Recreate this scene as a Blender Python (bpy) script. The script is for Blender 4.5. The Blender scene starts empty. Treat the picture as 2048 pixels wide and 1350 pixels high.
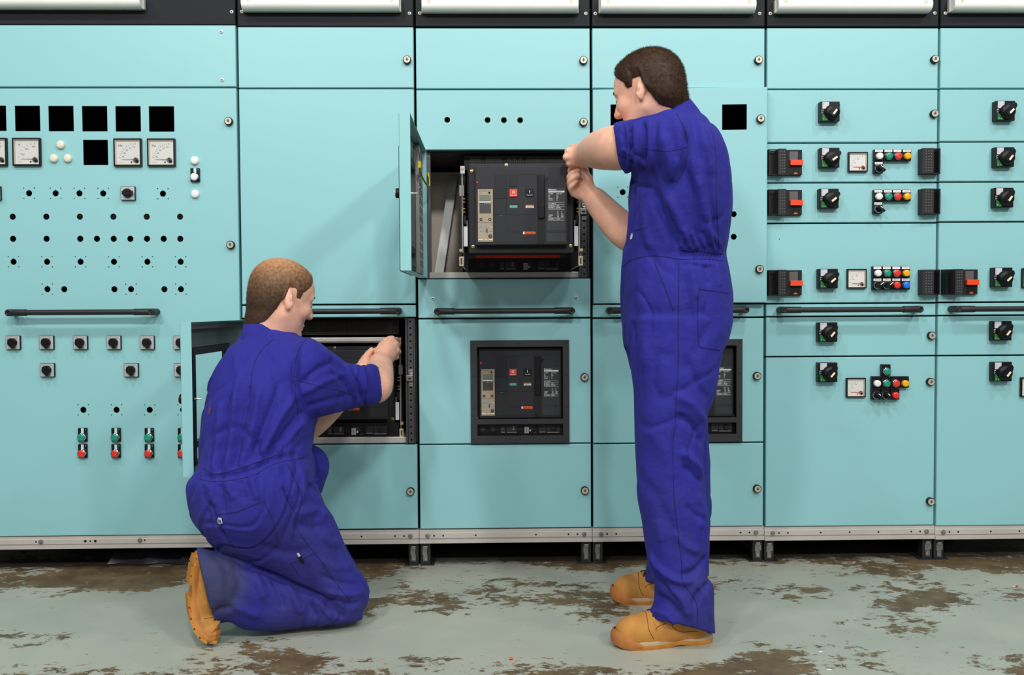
import bpy, bmesh, math, random
import numpy as np
from mathutils import Vector, Matrix
from mathutils.bvhtree import BVHTree
from mathutils.geometry import delaunay_2d_cdt
random.seed(7)
RNG = np.random.default_rng(7)
PI = math.pi
SC = bpy.context.scene
COL = SC.collection

# ------------------------------------------------------------------ camera (recovered from the straight lines of the cabinets)
F, CX, CY, CZ = 1773.25, 0.93395, -3.3, 0.960
YAW, PITCH, ROLL = 0.020632, 0.031898, -0.005664
def _basis():
    cy, sy, cp, sp, cr, sr = math.cos(YAW), math.sin(YAW), math.cos(PITCH), math.sin(PITCH), math.cos(ROLL), math.sin(ROLL)
    f = Vector((sy*cp, cy*cp, -sp)); r = Vector((cy, -sy, 0)); u = r.cross(f)
    return cr*r + sr*u, cr*u - sr*r, f
CR, CU, CF = _basis()
CAMP = Vector((CX, CY, CZ))
def ray(x, y):
    return CF + CR*((x-1024)/F) - CU*((y-675)/F)
def at(x, y, Y=0.0):
    "the point of the vertical plane at depth Y that the photograph shows at (x, y)"
    d = ray(x, y)
    return CAMP + d*((Y-CY)/d.y)
def at_plane(x, y, p, n):
    d = ray(x, y)
    return CAMP + d*((p-CAMP).dot(n)/d.dot(n))
def floor_at(x, y):
    return at_plane(x, y, Vector((0, 0, 0)), Vector((0, 0, 1)))
cam = bpy.data.cameras.new('camera')
camo = bpy.data.objects.new('camera', cam); COL.objects.link(camo)
cam.sensor_width = 36; cam.lens = F*36/2048; cam.clip_start = .05; cam.clip_end = 60
M = Matrix((CR, CU, -CF)).transposed().to_4x4(); M.translation = CAMP
camo.matrix_world = M
SC.camera = camo
SC.view_settings.view_transform = 'Standard'
SC.view_settings.look = 'None'
SC.view_settings.exposure = 0.0

# ------------------------------------------------------------------ materials
def lin(c):
    return tuple(((v/255)/12.92 if v/255 <= .04045 else ((v/255+.055)/1.055)**2.4) for v in c)
MATS = {}
def mat(name, rgb, rough=.5, metal=0., bump=0., scale=200., var=0., vscale=5., spec=.5, coat=0., emit=0., sss=0.):
    if name in MATS: return MATS[name]
    m = bpy.data.materials.new(name); m.use_nodes = True
    nt = m.node_tree; b = nt.nodes['Principled BSDF']
    c = lin(rgb)+(1,)
    b.inputs['Base Color'].default_value = c
    b.inputs['Roughness'].default_value = rough; b.inputs['Metallic'].default_value = metal
    b.inputs['Specular IOR Level'].default_value = spec
    if coat: b.inputs['Coat Weight'].default_value = coat; b.inputs['Coat Roughness'].default_value = .1
    if emit: b.inputs['Emission Color'].default_value = c; b.inputs['Emission Strength'].default_value = emit
    if sss:
        b.inputs['Subsurface Weight'].default_value = sss; b.inputs['Subsurface Radius'].default_value = (.012, .004, .002); b.inputs['Subsurface Scale'].default_value = 1.0
    if bump or var:
        tc = nt.nodes.new('ShaderNodeTexCoord')
    if bump:
        n = nt.nodes.new('ShaderNodeTexNoise'); n.inputs['Scale'].default_value = scale; n.inputs['Detail'].default_value = 3
        bp = nt.nodes.new('ShaderNodeBump'); bp.inputs['Strength'].default_value = bump; bp.inputs['Distance'].default_value = .002
        nt.links.new(tc.outputs['Object'], n.inputs['Vector']); nt.links.new(n.outputs['Fac'], bp.inputs['Height'])
        nt.links.new(bp.outputs['Normal'], b.inputs['Normal'])
    if var:
        n2 = nt.nodes.new('ShaderNodeTexNoise'); n2.inputs['Scale'].default_value = vscale; n2.inputs['Detail'].default_value = 5
        mr = nt.nodes.new('ShaderNodeMapRange'); mr.inputs[1].default_value = .3; mr.inputs[2].default_value = .7
        mr.inputs[3].default_value = 1-var; mr.inputs[4].default_value = 1+var
        mx = nt.nodes.new('ShaderNodeVectorMath'); mx.operation = 'SCALE'; mx.inputs[0].default_value = c[:3]
        nt.links.new(tc.outputs['Object'], n2.inputs['Vector']); nt.links.new(n2.outputs['Fac'], mr.inputs[0])
        nt.links.new(mr.outputs[0], mx.inputs['Scale']); nt.links.new(mx.outputs[0], b.inputs['Base Color'])
    MATS[name] = m
    return m
TEAL = mat('teal_powder_coat', (145, 201, 206), .42, bump=.06, scale=420, var=.012, vscale=2.5)
FASC = mat('charcoal_fascia', (30, 32, 37), .6, bump=.05, scale=400, spec=.2)
CARC = mat('dark_carcass_steel', (30, 31, 33), .55)
BLACKIN = mat('black_interior', (14, 14, 15), .7)
BLK = mat('black_plastic', (15, 15, 17), .42, spec=.3)
BLK2 = mat('black_rubber_bar', (28, 29, 31), .5, bump=.05, scale=500)
ANTH = mat('anthracite_moulding', (47, 48, 53), .48, bump=.05, scale=600, spec=.22)
ANTH2 = mat('anthracite_panel', (41, 42, 46), .45, bump=.04, scale=600, spec=.22)
ALU = mat('aluminium_rail', (202, 196, 190), .36, .25, var=.05, vscale=12)
GALV = mat('galvanised_steel', (150, 150, 150), .36, .8, var=.10, vscale=22)
STEEL = mat('bright_steel', (205, 205, 205), .25, .95)
POST = mat('dark_zinc_post', (92, 92, 96), .4, .65, var=.05)
BRASS = mat('brass_screw', (202, 176, 112), .3, .9)
CHROME = mat('chrome_ring', (200, 202, 204), .18, 1.)
CREAM = mat('cream_cap', (228, 222, 202), .4)
WHITE = mat('white_plastic', (235, 235, 236), .4)
DIAL = mat('white_dial', (252, 252, 250), .5)
DIALB = mat('cream_dial_rim', (226, 216, 196), .5)
INK = mat('grey_ink', (70, 70, 72), .6)
INKW = mat('white_print', (225, 226, 226), .5)
SILV = mat('silver_plate', (196, 198, 202), .4, .25)
GREEN = mat('green_cap', (16, 150, 122), .3, coat=.3)
RED = mat('red_cap', (228, 50, 38), .35, coat=.2)
YEL = mat('yellow_cap', (244, 178, 10), .3, coat=.3)
BLUE = mat('blue_cap', (28, 118, 222), .3, coat=.3)
ORNG = mat('orange_red_lever', (238, 70, 24), .4)
ORTAG = mat('orange_tag', (238, 100, 30), .5)
GRTAG = mat('green_tag', (58, 150, 132), .5)
OCTAG = mat('ochre_tag', (184, 128, 50), .5)
GRLAB = mat('green_label', (26, 116, 52), .5)
GOLD = mat('champagne_trip_unit', (166, 152, 128), .45)
LCD = mat('lcd_glass', (118, 128, 116), .15)
KEYB = mat('keypad', (66, 63, 62), .5)
BLUB = mat('blue_dial', (96, 140, 190), .5)
REDLED = mat('red_led', (255, 40, 30), .3, emit=.6)
LENS = mat('frosted_light_cover', (252, 250, 244), .28, var=.03, vscale=9, coat=.25)
LENSB = mat('light_base', (176, 174, 165), .4)
BEIGE = mat('primer_plate', (238, 224, 208), .5, var=.04, vscale=6)
SHUT = mat('red_shutter', (208, 42, 24), .5)
WYEL = mat('yellow_earth_sleeve', (226, 200, 30), .5)
WGRN = mat('earth_wire_green', (118, 150, 30), .5)
FOOTM = mat('black_foot', (34, 35, 37), .5)
def glassmat():
    m = bpy.data.materials.new('clear_cover'); m.use_nodes = True; nt = m.node_tree
    for n in list(nt.nodes): nt.nodes.remove(n)
    o = nt.nodes.new('ShaderNodeOutputMaterial'); mx = nt.nodes.new('ShaderNodeMixShader')
    t = nt.nodes.new('ShaderNodeBsdfTransparent'); g = nt.nodes.new('ShaderNodeBsdfGlossy'); g.inputs['Roughness'].default_value = .12
    fr = nt.nodes.new('ShaderNodeFresnel'); fr.inputs['IOR'].default_value = 1.45
    nt.links.new(fr.outputs[0], mx.inputs[0]); nt.links.new(t.outputs[0], mx.inputs[1]); nt.links.new(g.outputs[0], mx.inputs[2]); nt.links.new(mx.outputs[0], o.inputs[0])
    return m
GLASS = glassmat()

# ------------------------------------------------------------------ mesh builder
_TXT = {}
def text_geo(s, bold=False):
    if s in _TXT: return _TXT[s]
    cu = bpy.data.curves.new('t', 'FONT'); cu.body = s; cu.size = 1; cu.resolution_u = 2
    if bold: cu.offset = .02
    o = bpy.data.objects.new('t', cu); COL.objects.link(o)
    bpy.context.view_layer.update()
    me = o.evaluated_get(bpy.context.evaluated_depsgraph_get()).to_mesh()
    v = np.array([tuple(p.co) for p in me.vertices]) if len(me.vertices) else np.zeros((0, 3)); f = [tuple(p.vertices) for p in me.polygons]
    bpy.data.objects.remove(o); bpy.data.curves.remove(cu)
    _TXT[s] = (v, f)
    return _TXT[s]
class MB:
    def __init__(s): s.v = []; s.f = []; s.m = []; s.mats = []; s.sm = []
    def mi(s, m):
        if m not in s.mats: s.mats.append(m)
        return s.mats.index(m)
    def add(s, vs, fs, m, smooth=False):
        b = len(s.v); k = s.mi(m)
        s.v += [tuple(p) for p in vs]
        for f in fs: s.f.append(tuple(b+i for i in f)); s.m.append(k); s.sm.append(smooth)
        return s
    def box(s, cx, cy, cz, sx, sy, sz, m, bev=0., rot=None):
        if bev:
            bm = bmesh.new(); bmesh.ops.create_cube(bm, size=1)
            for v in bm.verts: v.co = Vector((v.co.x*sx, v.co.y*sy, v.co.z*sz))
            bmesh.ops.bevel(bm, geom=bm.edges[:], offset=min(bev, .45*min(sx, sy, sz)), segments=2, affect='EDGES', profile=.5)
            vs = [v.co.copy() for v in bm.verts]; bm.verts.index_update(); fs = [[v.index for v in f.verts] for f in bm.faces]; bm.free()
        else:
            vs = [Vector((x*sx/2, y*sy/2, z*sz/2)) for x in (-1, 1) for y in (-1, 1) for z in (-1, 1)]
            fs = [(0, 1, 3, 2), (4, 6, 7, 5), (0, 4, 5, 1), (2, 3, 7, 6), (0, 2, 6, 4), (1, 5, 7, 3)]
        if rot is not None: vs = [rot @ v for v in vs]
        c = Vector((cx, cy, cz))
        return s.add([v+c for v in vs], fs, m)
    def bx(s, x0, x1, y0, y1, z0, z1, m, bev=0.):
        return s.box((x0+x1)/2, (y0+y1)/2, (z0+z1)/2, abs(x1-x0), abs(y1-y0), abs(z1-z0), m, bev)
    def tube(s, pts, r, m, n=12, caps=True):
        pts = [Vector(p) for p in pts]; rs = r if isinstance(r, (list, tuple)) else [r]*len(pts)
        vs = []; fs = []; up = None
        for i, p in enumerate(pts):
            t = (pts[min(i+1, len(pts)-1)]-pts[max(i-1, 0)]).normalized()
            if up is None: up = Vector((0, 0, 1)) if abs(t.z) < .9 else Vector((1, 0, 0))
            a = t.cross(up).normalized(); up = a.cross(t).normalized()
            for k in range(n):
                w = 2*PI*k/n; vs.append(p + (a*math.cos(w)+up*math.sin(w))*rs[i])
        for i in range(len(pts)-1):
            for k in range(n): fs.append((i*n+k, i*n+(k+1) % n, (i+1)*n+(k+1) % n, (i+1)*n+k))
        s.add(vs, fs, m, True)
        if caps: s.add(vs[:n], [tuple(range(n))], m); s.add(vs[-n:], [tuple(reversed(range(n)))], m)
        return s
    def lathe(s, cx, cy, cz, prof, m, n=24, smooth=False):
        "prof: (radius, distance towards the viewer); axis along -y"
        vs = []; fs = []
        for (r, d) in prof:
            for k in range(n): w = 2*PI*k/n; vs.append((cx+r*math.cos(w), cy-d, cz+r*math.sin(w)))
        for i in range(len(prof)-1):
            for k in range(n): fs.append((i*n+k, i*n+(k+1) % n, (i+1)*n+(k+1) % n, (i+1)*n+k))
        s.add(vs, fs, m, smooth)
        s.add(vs[-n:], [tuple(range(n))], m)
        return s
    def prism(s, poly, y0, y1, m):
        "poly: (x, z) counter-clockwise seen from the front; y0 front, y1 back"
        n = len(poly); vs = [(x, y0, z) for x, z in poly]+[(x, y1, z) for x, z in poly]
        fs = [tuple(range(n)), tuple(reversed(range(n, 2*n)))]+[(k, k+n, (k+1) % n+n, (k+1) % n) for k in range(n)]
        return s.add(vs, fs, m)
    def text(s, t, x, y, z, h, m, al='c', wmax=None, bold=False):
        v, f = text_geo(t, bold)
        if not len(v): return s
        w = v[:, 0].max()-v[:, 0].min(); sc = h/.7; sx = sc
        if wmax and w*sc > wmax: sx = wmax/w
        ox = {'c': -(v[:, 0].max()+v[:, 0].min())/2, 'l': -v[:, 0].min(), 'r': -v[:, 0].max()}[al]
        vs = [((a+ox)*sx+x, y, (b-.35)*sc+z) for a, b, _ in v]
        return s.add(vs, f, m)
    def mesh(s, name):
        me = bpy.data.meshes.new(name); me.from_pydata(s.v, [], s.f)
        for m in s.mats: me.materials.append(m)
        me.polygons.foreach_set('material_index', s.m); me.polygons.foreach_set('use_smooth', s.sm)
        me.update(); return me
WL = {}
def wl(o): return WL[o.name] if o is not None else Vector((0, 0, 0))
def put(name, data, parent=None, loc=(0, 0, 0), rotz=0., label=None):
    "link a mesh as one object; loc is given in the world, stored relative to the parent"
    me = data.mesh(name) if isinstance(data, MB) else data
    o = bpy.data.objects.new(name, me); COL.objects.link(o)
    loc = Vector(loc); o.parent = parent; o.location = loc-wl(parent); o.rotation_euler = (0, 0, rotz)
    WL[o.name] = loc
    if label: o['label'] = label
    return o
def thing(name, label, cat, loc=(0, 0, 0), group=None):
    o = bpy.data.objects.new(name, None); COL.objects.link(o); o.empty_display_size = .05
    o.location = loc; WL[o.name] = Vector(loc); o['label'] = label; o['category'] = cat
    if group: o['group'] = group
    return o
def tag(o, label, cat, group=None):
    o['label'] = label; o['category'] = cat
    if group: o['group'] = group
    return o
def circ(cx, cz, r, n=20):
    return [(cx+r*math.cos(2*PI*k/n), cz+r*math.sin(2*PI*k/n)) for k in range(n)]
def rect(x0, x1, z0, z1): return [(x0, z0), (x1, z0), (x1, z1), (x0, z1)]
def panel_geo(mb, x0, x1, z0, z1, holes, m, t=.028, sheet=.003, ch=.0022, mback=None):
    "sheet-metal tray: front sheet at y=0 with real holes, folded returns of depth t"
    mback = mback or m
    outer = [(x0, z0), (x1, z0), (x1, z1), (x0, z1)]
    inn = [(x0+ch, z0+ch), (x1-ch, z0+ch), (x1-ch, z1-ch), (x0+ch, z1-ch)]
    pts = list(inn); edges = [(i, (i+1) % 4) for i in range(4)]
    loops = []
    for h in holes:
        b = len(pts); pts += h; edges += [(b+i, b+(i+1) % len(h)) for i in range(len(h))]; loops.append((b, len(h)))
    if holes:
        r = delaunay_2d_cdt([Vector(p) for p in pts], edges, [], 2, 1e-7)
        vv, ff = r[0], r[2]
        good = []
        for f in ff:
            c = sum((vv[i] for i in f), Vector((0, 0)))/len(f)
            ins = False
            for h in holes:
                k = False; n = len(h)
                for i in range(n):
                    a, b_ = h[i], h[(i+1) % n]
                    if (a[1] > c.y) != (b_[1] > c.y) and c.x < (b_[0]-a[0])*(c.y-a[1])/(b_[1]-a[1])+a[0]: k = not k
                if k: ins = True; break
            if not ins: good.append(tuple(f))
        vs = [(p.x, 0, p.y) for p in vv]
        def ccw(f):
            a, b, c = (vv[i] for i in f[:3]); return (b-a).cross(c-a) > 0
        good = [f if ccw(f) else tuple(reversed(f)) for f in good]
    else:
        vs = [(x, 0, z) for x, z in inn]; good = [(0, 1, 2, 3)]
    mb.add(vs, good, m)
    mb.add([(x, sheet, z) for x, y, z in vs], [tuple(reversed(f)) for f in good], mback)
    mb.add([(x, 0, z) for x, z in inn]+[(x, ch, z) for x, z in outer]+[(x, t, z) for x, z in outer],
           [(i+4, (i+1) % 4+4, (i+1) % 4, i) for i in range(4)]+[(i+8, (i+1) % 4+8, (i+1) % 4+4, i+4) for i in range(4)], m)
    for h in holes:
        n = len(h)
        mb.add([(x, 0, z) for x, z in h]+[(x, sheet, z) for x, z in h], [(i, (i+1) % n, (i+1) % n+n, i+n) for i in range(n)], m)
    return mb
# ------------------------------------------------------------------ setting: floor, wall behind the switchboard
def floor_material():
    m = bpy.data.materials.new('worn_painted_concrete'); m.use_nodes = True; nt = m.node_tree; b = nt.nodes['Principled BSDF']
    L = nt.links.new; N = nt.nodes.new
    tc = N('ShaderNodeTexCoord')
    def noise(scale, detail, rough, sx=1, sy=1, off=0, dist=0.):
        mp = N('ShaderNodeMapping'); mp.inputs['Scale'].default_value = (sx, sy, 1); mp.inputs['Location'].default_value = (off, off*.37, 0)
        L(tc.outputs['Object'], mp.inputs['Vector'])
        n = N('ShaderNodeTexNoise'); n.inputs['Scale'].default_value = scale; n.inputs['Detail'].default_value = detail; n.inputs['Roughness'].default_value = rough; n.inputs['Distortion'].default_value = dist
        L(mp.outputs[0], n.inputs['Vector']); return n.outputs['Fac']
    def math_(op, a, b_, clamp=False):
        n = N('ShaderNodeMath'); n.operation = op; n.use_clamp = clamp
        for i, v in enumerate((a, b_)):
            if isinstance(v, (int, float)): n.inputs[i].default_value = v
            else: L(v, n.inputs[i])
        return n.outputs[0]
    def rng(v, a, b_, c=0, d=1, smooth=True):
        n = N('ShaderNodeMapRange'); n.interpolation_type = 'SMOOTHSTEP' if smooth else 'LINEAR'
        L(v, n.inputs[0])
        for i, q in enumerate((a, b_, c, d)): n.inputs[i+1].default_value = q
        return n.outputs[0]
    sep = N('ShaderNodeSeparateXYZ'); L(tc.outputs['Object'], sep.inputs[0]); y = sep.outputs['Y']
    # traffic wear: strongest along the foot of the cabinets and again nearer the camera
    band = math_('ADD', rng(y, -.52, -.05, 0, .16), rng(y, -.80, -.98, 0, .12))
    big = noise(2.1, 3, .55, 1, 1.5, 3.7)
    fine = noise(16, 9, .74, 1, 1.5, 1.3, .3)
    micro = noise(70, 5, .7, .6, 1.6, 5.1)
    s = math_('ADD', math_('ADD', math_('MULTIPLY', big, .95), math_('MULTIPLY', fine, .62)), math_('ADD', band, math_('MULTIPLY', micro, .14)))
    worn = rng(s, .965, 1.0)
    speck = rng(math_('ADD', math_('MULTIPLY', noise(30, 6, .7, .55, 1.7, 9.2), 1.0), math_('MULTIPLY', band, .25)), .645, .675)
    worn = math_('MAXIMUM', worn, math_('MULTIPLY', speck, .75))
    scr = rng(math_('ABSOLUTE', math_('SUBTRACT', noise(1.3, 2, .4, 1, 1, 21, 1.2), .5), 0), .0022, .0)
    pv = noise(3.5, 5, .6, 1, 1, 8); bv = noise(9, 6, .65, 1, 1, 2)
    def mixc(f, c1, c2):
        n = N('ShaderNodeMix'); n.data_type = 'RGBA'; L(f, n.inputs['Factor'])
        for i, c in ((6, c1), (7, c2)):
            if isinstance(c, tuple): n.inputs[i].default_value = lin(c)+(1,)
            else: L(c, n.inputs[i])
        return n.outputs[2]
    paint = mixc(rng(pv, .3, .7), (158, 162, 150), (170, 172, 158))
    bare = mixc(rng(bv, .3, .7), (78, 62, 41), (112, 95, 66))
    c = mixc(worn, paint, bare)
    c = mixc(rng(math_('ADD', y, math_('MULTIPLY', fine, .12)), .05, .14, 0, .9), c, (38, 34, 30))     # shade under the cabinets, mixed into the floor colour
    L(c, b.inputs['Base Color'])
    L(rng(worn, 0, 1, .42, .62), b.inputs['Roughness'])
    bp = N('ShaderNodeBump'); bp.inputs['Strength'].default_value = .25; bp.inputs['Distance'].default_value = .002
    L(math_('SUBTRACT', 1.0, worn), bp.inputs['Height']); L(bp.outputs[0], b.inputs['Normal'])
    return m
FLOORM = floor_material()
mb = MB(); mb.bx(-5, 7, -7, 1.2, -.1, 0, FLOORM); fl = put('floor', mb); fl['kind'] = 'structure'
WALLM = mat('grey_wall', (120, 122, 122), .8, var=.05)
mb = MB(); mb.bx(-5, 7, 1.0, 1.1, 0, 5.0, WALLM); wb = put('wall_back', mb); wb['kind'] = 'structure'

# ------------------------------------------------------------------ small fittings of the doors (front at -y, origin on the door face)
S = 1/538.0
_C = {}
def cached(key, fn):
    if key not in _C: _C[key] = fn()
    return _C[key]
def m_lock():
    mb = MB(); mb.lathe(0, 0, 0, [(.0150, 0), (.0150, .012), (.0138, .0135), (.0122, .0135)], BLK, 28)
    mb.lathe(0, 0, 0, [(.0122, .0132), (.0118, .0155), (.0085, .0155), (.0085, .0142), (.0070, .0142), (.0062, .0155)], SILV2, 28)
    mb.bx(-.0016, .0016, -.0163, -.0155, -.0015, .0062, INK); mb.lathe(0, 0, 0, [(.0042, .0155), (.0042, .0162), (.0022, .0162), (.0022, .0158)], INK, 14)
    return mb.mesh('lock')
SILV2 = mat('lock_face', (206, 200, 182), .35, .35)
def m_screw():
    mb = MB(); mb.lathe(0, 0, 0, [(.0068, 0), (.0068, .001), (.0058, .0036), (.003, .0046), (.0028, .0030)], WHITE2, 16)
    mb.lathe(0, 0, 0, [(.0026, .0031), (.001, .0031)], INK, 8); return mb.mesh('screw')
WHITE2 = mat('zinc_screw', (222, 222, 220), .35, .3)
def lock(door, x, y, Y=0., key=0):
    return put('lock', cached('lock', m_lock), door, at(x, y, Y), label='silver key lock in a black ring')
def screw(par, x, y, Y=0.):
    return put('screw', cached('screw', m_screw), par, at(x, y, Y))
def handle(cab, x0, x1, y, openl):
    "black pull bar; openl: its left end bends to the door, seen from the side"
    a, b = at(x0, y, -.052), at(x1, y, -.052); a.y = b.y = 0; c = (a+b)/2; h = (b.x-a.x)/2; d = .052
    t = .0108
    mb = MB(); mb.tube([(-h+.03, -d, 0), (h-.03, -d, 0)], t*.93, BLK2, 20); bar = put('pull_handle', mb, cab, c, label='long black round pull bar')
    for s, nm in ((-1, 'l'), (1, 'r')):
        m2 = MB(); e = s*(h-.0125)
        m2.tube([(s*(h-.075), -d, 0), (s*(h-.055), -d, 0)], t*1.12, BLK2, 20)
        m2.tube([(s*(h-.058), -d, 0), (s*(h-.03), -d+.002, 0), (e, -d+.006, 0)], [t*1.12, t*1.15, t*1.15], BLK2, 20)
        m2.lathe(e, -.0, 0, [(.0125, 0), (.0128, .05), (.0125, .058), (.0105, .0605), (.0050, .0605), (.0045, .054)], BLK2, 24, True)
        m2.lathe(e, -.0, 0, [(.0044, .0545), (.001, .0545)], BLK, 12)
        put('handle_end', m2, bar, c)
    return bar
def plate_text_small(mb, x, z, w): mb.bx(x-w/2, x+w/2, -.0101, -.0099, z-.0012, z+.0012, INK)
def m_rot_plate():
    mb = MB(); s = .026; mb.bx(-s, s, -.010, 0, -s*.97, s*.97, BLK, .001)
    mb.bx(-s+.0016, s-.0016, -.0104, -.0098, -s*.97+.0016, s*.97-.0016, SILV)
    return mb
def m_rotary_onoff():
    mb = m_rot_plate()
    mb.text('0', -.0185, -.0106, .0185, .0052, RED2); mb.text('OFF', -.0115, -.0106, .0165, .0034, INK, bold=True); mb.text('ON', .0120, -.0106, .0165, .0034, INK, bold=True)
    return mb.mesh('switch_plate')
RED2 = mat('dark_red_print', (130, 60, 56), .5)
def m_knob_teardrop(ang):
    "round knob with a grip wing that points along ang (degrees, 0 = right, counter-clockwise)"
    mb = MB(); mb.lathe(0, -.010, 0, [(.0165, 0), (.0160, .010), (.0135, .013)], BLK, 28, True)
    ca, sa = math.cos(math.radians(ang)), math.sin(math.radians(ang))
    poly = [(-.0150, .0062), (-.0150, -.0062), (0, -.0088), (.0215, -.0062), (.0215, .0062), (0, .0088)]
    mb.prism([(x*ca-z*sa, x*sa+z*ca) for x, z in poly], -.027, -.016, BLK)
    return mb.mesh('knob')
def rotary(cab, x, y, ang=-70, kind='onoff'):
    p = at(x, y); o = put('rotary_switch', cached('rot_'+kind, m_rotary_onoff if kind == 'onoff' else m_rotary_sel), cab, p, label='square silver rotary switch with black knob')
    put('knob', cached('knob%d' % ang, lambda: m_knob_teardrop(ang)), o, p); return o
def m_rotary_sel():
    mb = m_rot_plate()
    for k in range(7):
        w = math.radians(120-50*k+10); mb.text(['0', 'RY', 'YB', 'BR', 'BN', 'YN', 'RN'][k], .0195*math.cos(w), -.0106, .0195*math.sin(w), .0036, INK)
    return mb.mesh('switch_plate')
def m_meter_case(s):
    mb = MB(); d = .012; b = s*.055
    for a in ((-s/2, -s/2+b, -s/2, s/2), (s/2-b, s/2, -s/2, s/2), (-s/2+b, s/2-b, s/2-b, s/2), (-s/2+b, s/2-b, -s/2, -s/2+b)):
        mb.bx(a[0], a[1], -d, 0, a[2], a[3], BLK)
    e = s*.012
    for a in ((-s/2+b, -s/2+b+e, -s/2+b, s/2-b), (s/2-b-e, s/2-b, -s/2+b, s/2-b), (-s/2+b+e, s/2-b-e, s/2-b-e, s/2-b), (-s/2+b+e, s/2-b-e, -s/2+b, -s/2+b+e)):
        mb.bx(a[0], a[1], -d*.9, 0, a[2], a[3], DIALB)
    return mb.mesh('meter_case')
def m_dial(s, kind):
    mb = MB(); u = s/2; mb.bx(-u*.91, u*.91, -.003, 0, -u*.91, u*.91, DIAL)
    cx, cz, R = .52*u, -.52*u, 1.16*u
    nums = {'V': ['200', '400', '600'], 'Hz': ['46', '48', '50', '52', '54'], 'A': ['40', '80', '']}[kind]; n = {'V': 7, 'Hz': 11, 'A': 7}[kind]
    for k in range(n):
        w = math.radians(172-82*k/(n-1)); r0, r1 = R*.93, R*(1.02 if k % 2 else 1.05)
        p0 = (cx+r0*math.cos(w), cz+r0*math.sin(w)); p1 = (cx+r1*math.cos(w), cz+r1*math.sin(w)); t = .0005
        q = (-math.sin(w)*t, math.cos(w)*t)
        mb.prism([(p0[0]-q[0], p0[1]-q[1]), (p0[0]+q[0], p0[1]+q[1]), (p1[0]+q[0], p1[1]+q[1]), (p1[0]-q[0], p1[1]-q[1])], -.0034, -.0030, INK)
    for k, tx in enumerate(nums):
        if kind == 'V': w = math.radians((158, 128, 94)[k])
        elif kind == 'Hz': w = math.radians(166-17.2*k)
        else: w = math.radians((150, 118, 90)[k])
        if tx: mb.text(tx, cx+R*.80*math.cos(w), -.0032, cz+R*.80*math.sin(w), s*.06, INK)
    if kind == 'A':
        for q in ((-.62, .55), (-.45, .40), (-.30, .52), (-.38, .28)): mb.text('|', u*q[0], -.0032, u*q[1], s*.05, INK)
    if kind != 'A': mb.text(kind, -.56*u, -.0032, .52*u, s*.095, INK)
    mb.lathe(.22*u, -.003, -.70*u, [(.055*u*1.2, .0002), (.05*u, .0003)], INK, 12)
    mb.bx(-.70*u, -.35*u, -.0033, -.003, -.725*u, -.70*u, mat('faint_print', (190, 190, 190), .6))
    return mb.mesh('dial')
def m_needle(s, red):
    mb = MB(); u = s/2; c = RED if red else INK; t = .0007 if not red else .0011
    mb.prism([(-.48*u, -.50*u-t*.5), (.52*u, -.52*u-t), (.52*u, -.52*u+t), (-.48*u, -.50*u+t*.5)], -.006, -.0052, c)
    mb.lathe(.55*u, -.003, -.55*u, [(.205*u, 0), (.205*u, .0025), (.16*u, .004)], CHROME, 18)
    mb.lathe(.55*u, -.003, -.50*u, [(.10*u, .004), (.08*u, .0055)], c, 14)
    mb.lathe(.64*u, -.003, -.64*u, [(.11*u, 0), (.11*u, .0045), (.07*u, .0055)], BLK, 14)
    return mb.mesh('needle')
def m_glass(s):
    mb = MB(); u = s/2*.90; mb.add([(-u, -.0098, -u), (u, -.0098, -u), (u, -.0098, u), (-u, -.0098, u)], [(0, 1, 2, 3)], GLASS); return mb.mesh('cover_glass')
def meter(cab, x, y, px, kind, red=False):
    s = px*S; p = at(x, y); w = {'V': 'square voltmeter', 'Hz': 'square frequency meter', 'A': 'square ammeter with red needle'}[kind]
    o = put('analog_meter', cached('mc%.4f' % s, lambda: m_meter_case(s)), cab, p, label=w+' with white dial in a black case')
    put('dial', cached('md%.4f%s' % (s, kind), lambda: m_dial(s, kind)), o, p)
    put('needle', cached('mn%.4f%d' % (s, red), lambda: m_needle(s, red)), o, p)
    put('cover_glass', cached('mg%.4f' % s, lambda: m_glass(s)), o, p)
def m_cap(c, ring=True, r=.0135, d=.016):
    def f():
        mb = MB(); 
        if ring: mb.lathe(0, -.006, 0, [(r*1.12, 0), (r*1.12, d*.55), (r*1.02, d*.6), (r*.98, d*.5)], CHROME, 26)
        mb.lathe(0, -.006, 0, [(r*.95, 0), (r*.95, d*.72), (r*.86, d*.80), (r*.5, d*.83)], c, 26, True); return mb.mesh('button_cap')
    return f
def m_dome(c):
    def f():
        mb = MB(); r = .0150; mb.lathe(0, 0, 0, [(r, 0), (r, .007), (r*.9, .010), (r*.6, .0118), (r*.2, .012)], c, 28, True); return mb.mesh('blanking_cap')
    return f
def m_station():
    mb = MB(); mb.bx(-.0165, .0165, -.008, 0, -.025, .025, BLK, .001); mb.bx(-.0045, .0052, -.0084, -.0078, .0065, .0245, mat('pale_legend', (186, 226, 224), .5)); mb.box(.012, -.0082, .019, .002, .001, .002, INKW)
    return mb.mesh('button_plate')
def station(cab, x, y, c, nm):
    p = at(x, y); o = put('push_button', cached('station', m_station), cab, p, label=nm+' push button on a black plate')
    put('button_cap', cached('cap'+nm, m_cap(c)), o, p+Vector((0, -.003, -.0085)), label=nm+' round cap'); return o
def dome(cab, x, y, c, nm): return put('blanking_cap', cached('dome'+nm, m_dome(c)), cab, at(x, y), label='round '+nm+' cap')
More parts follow.
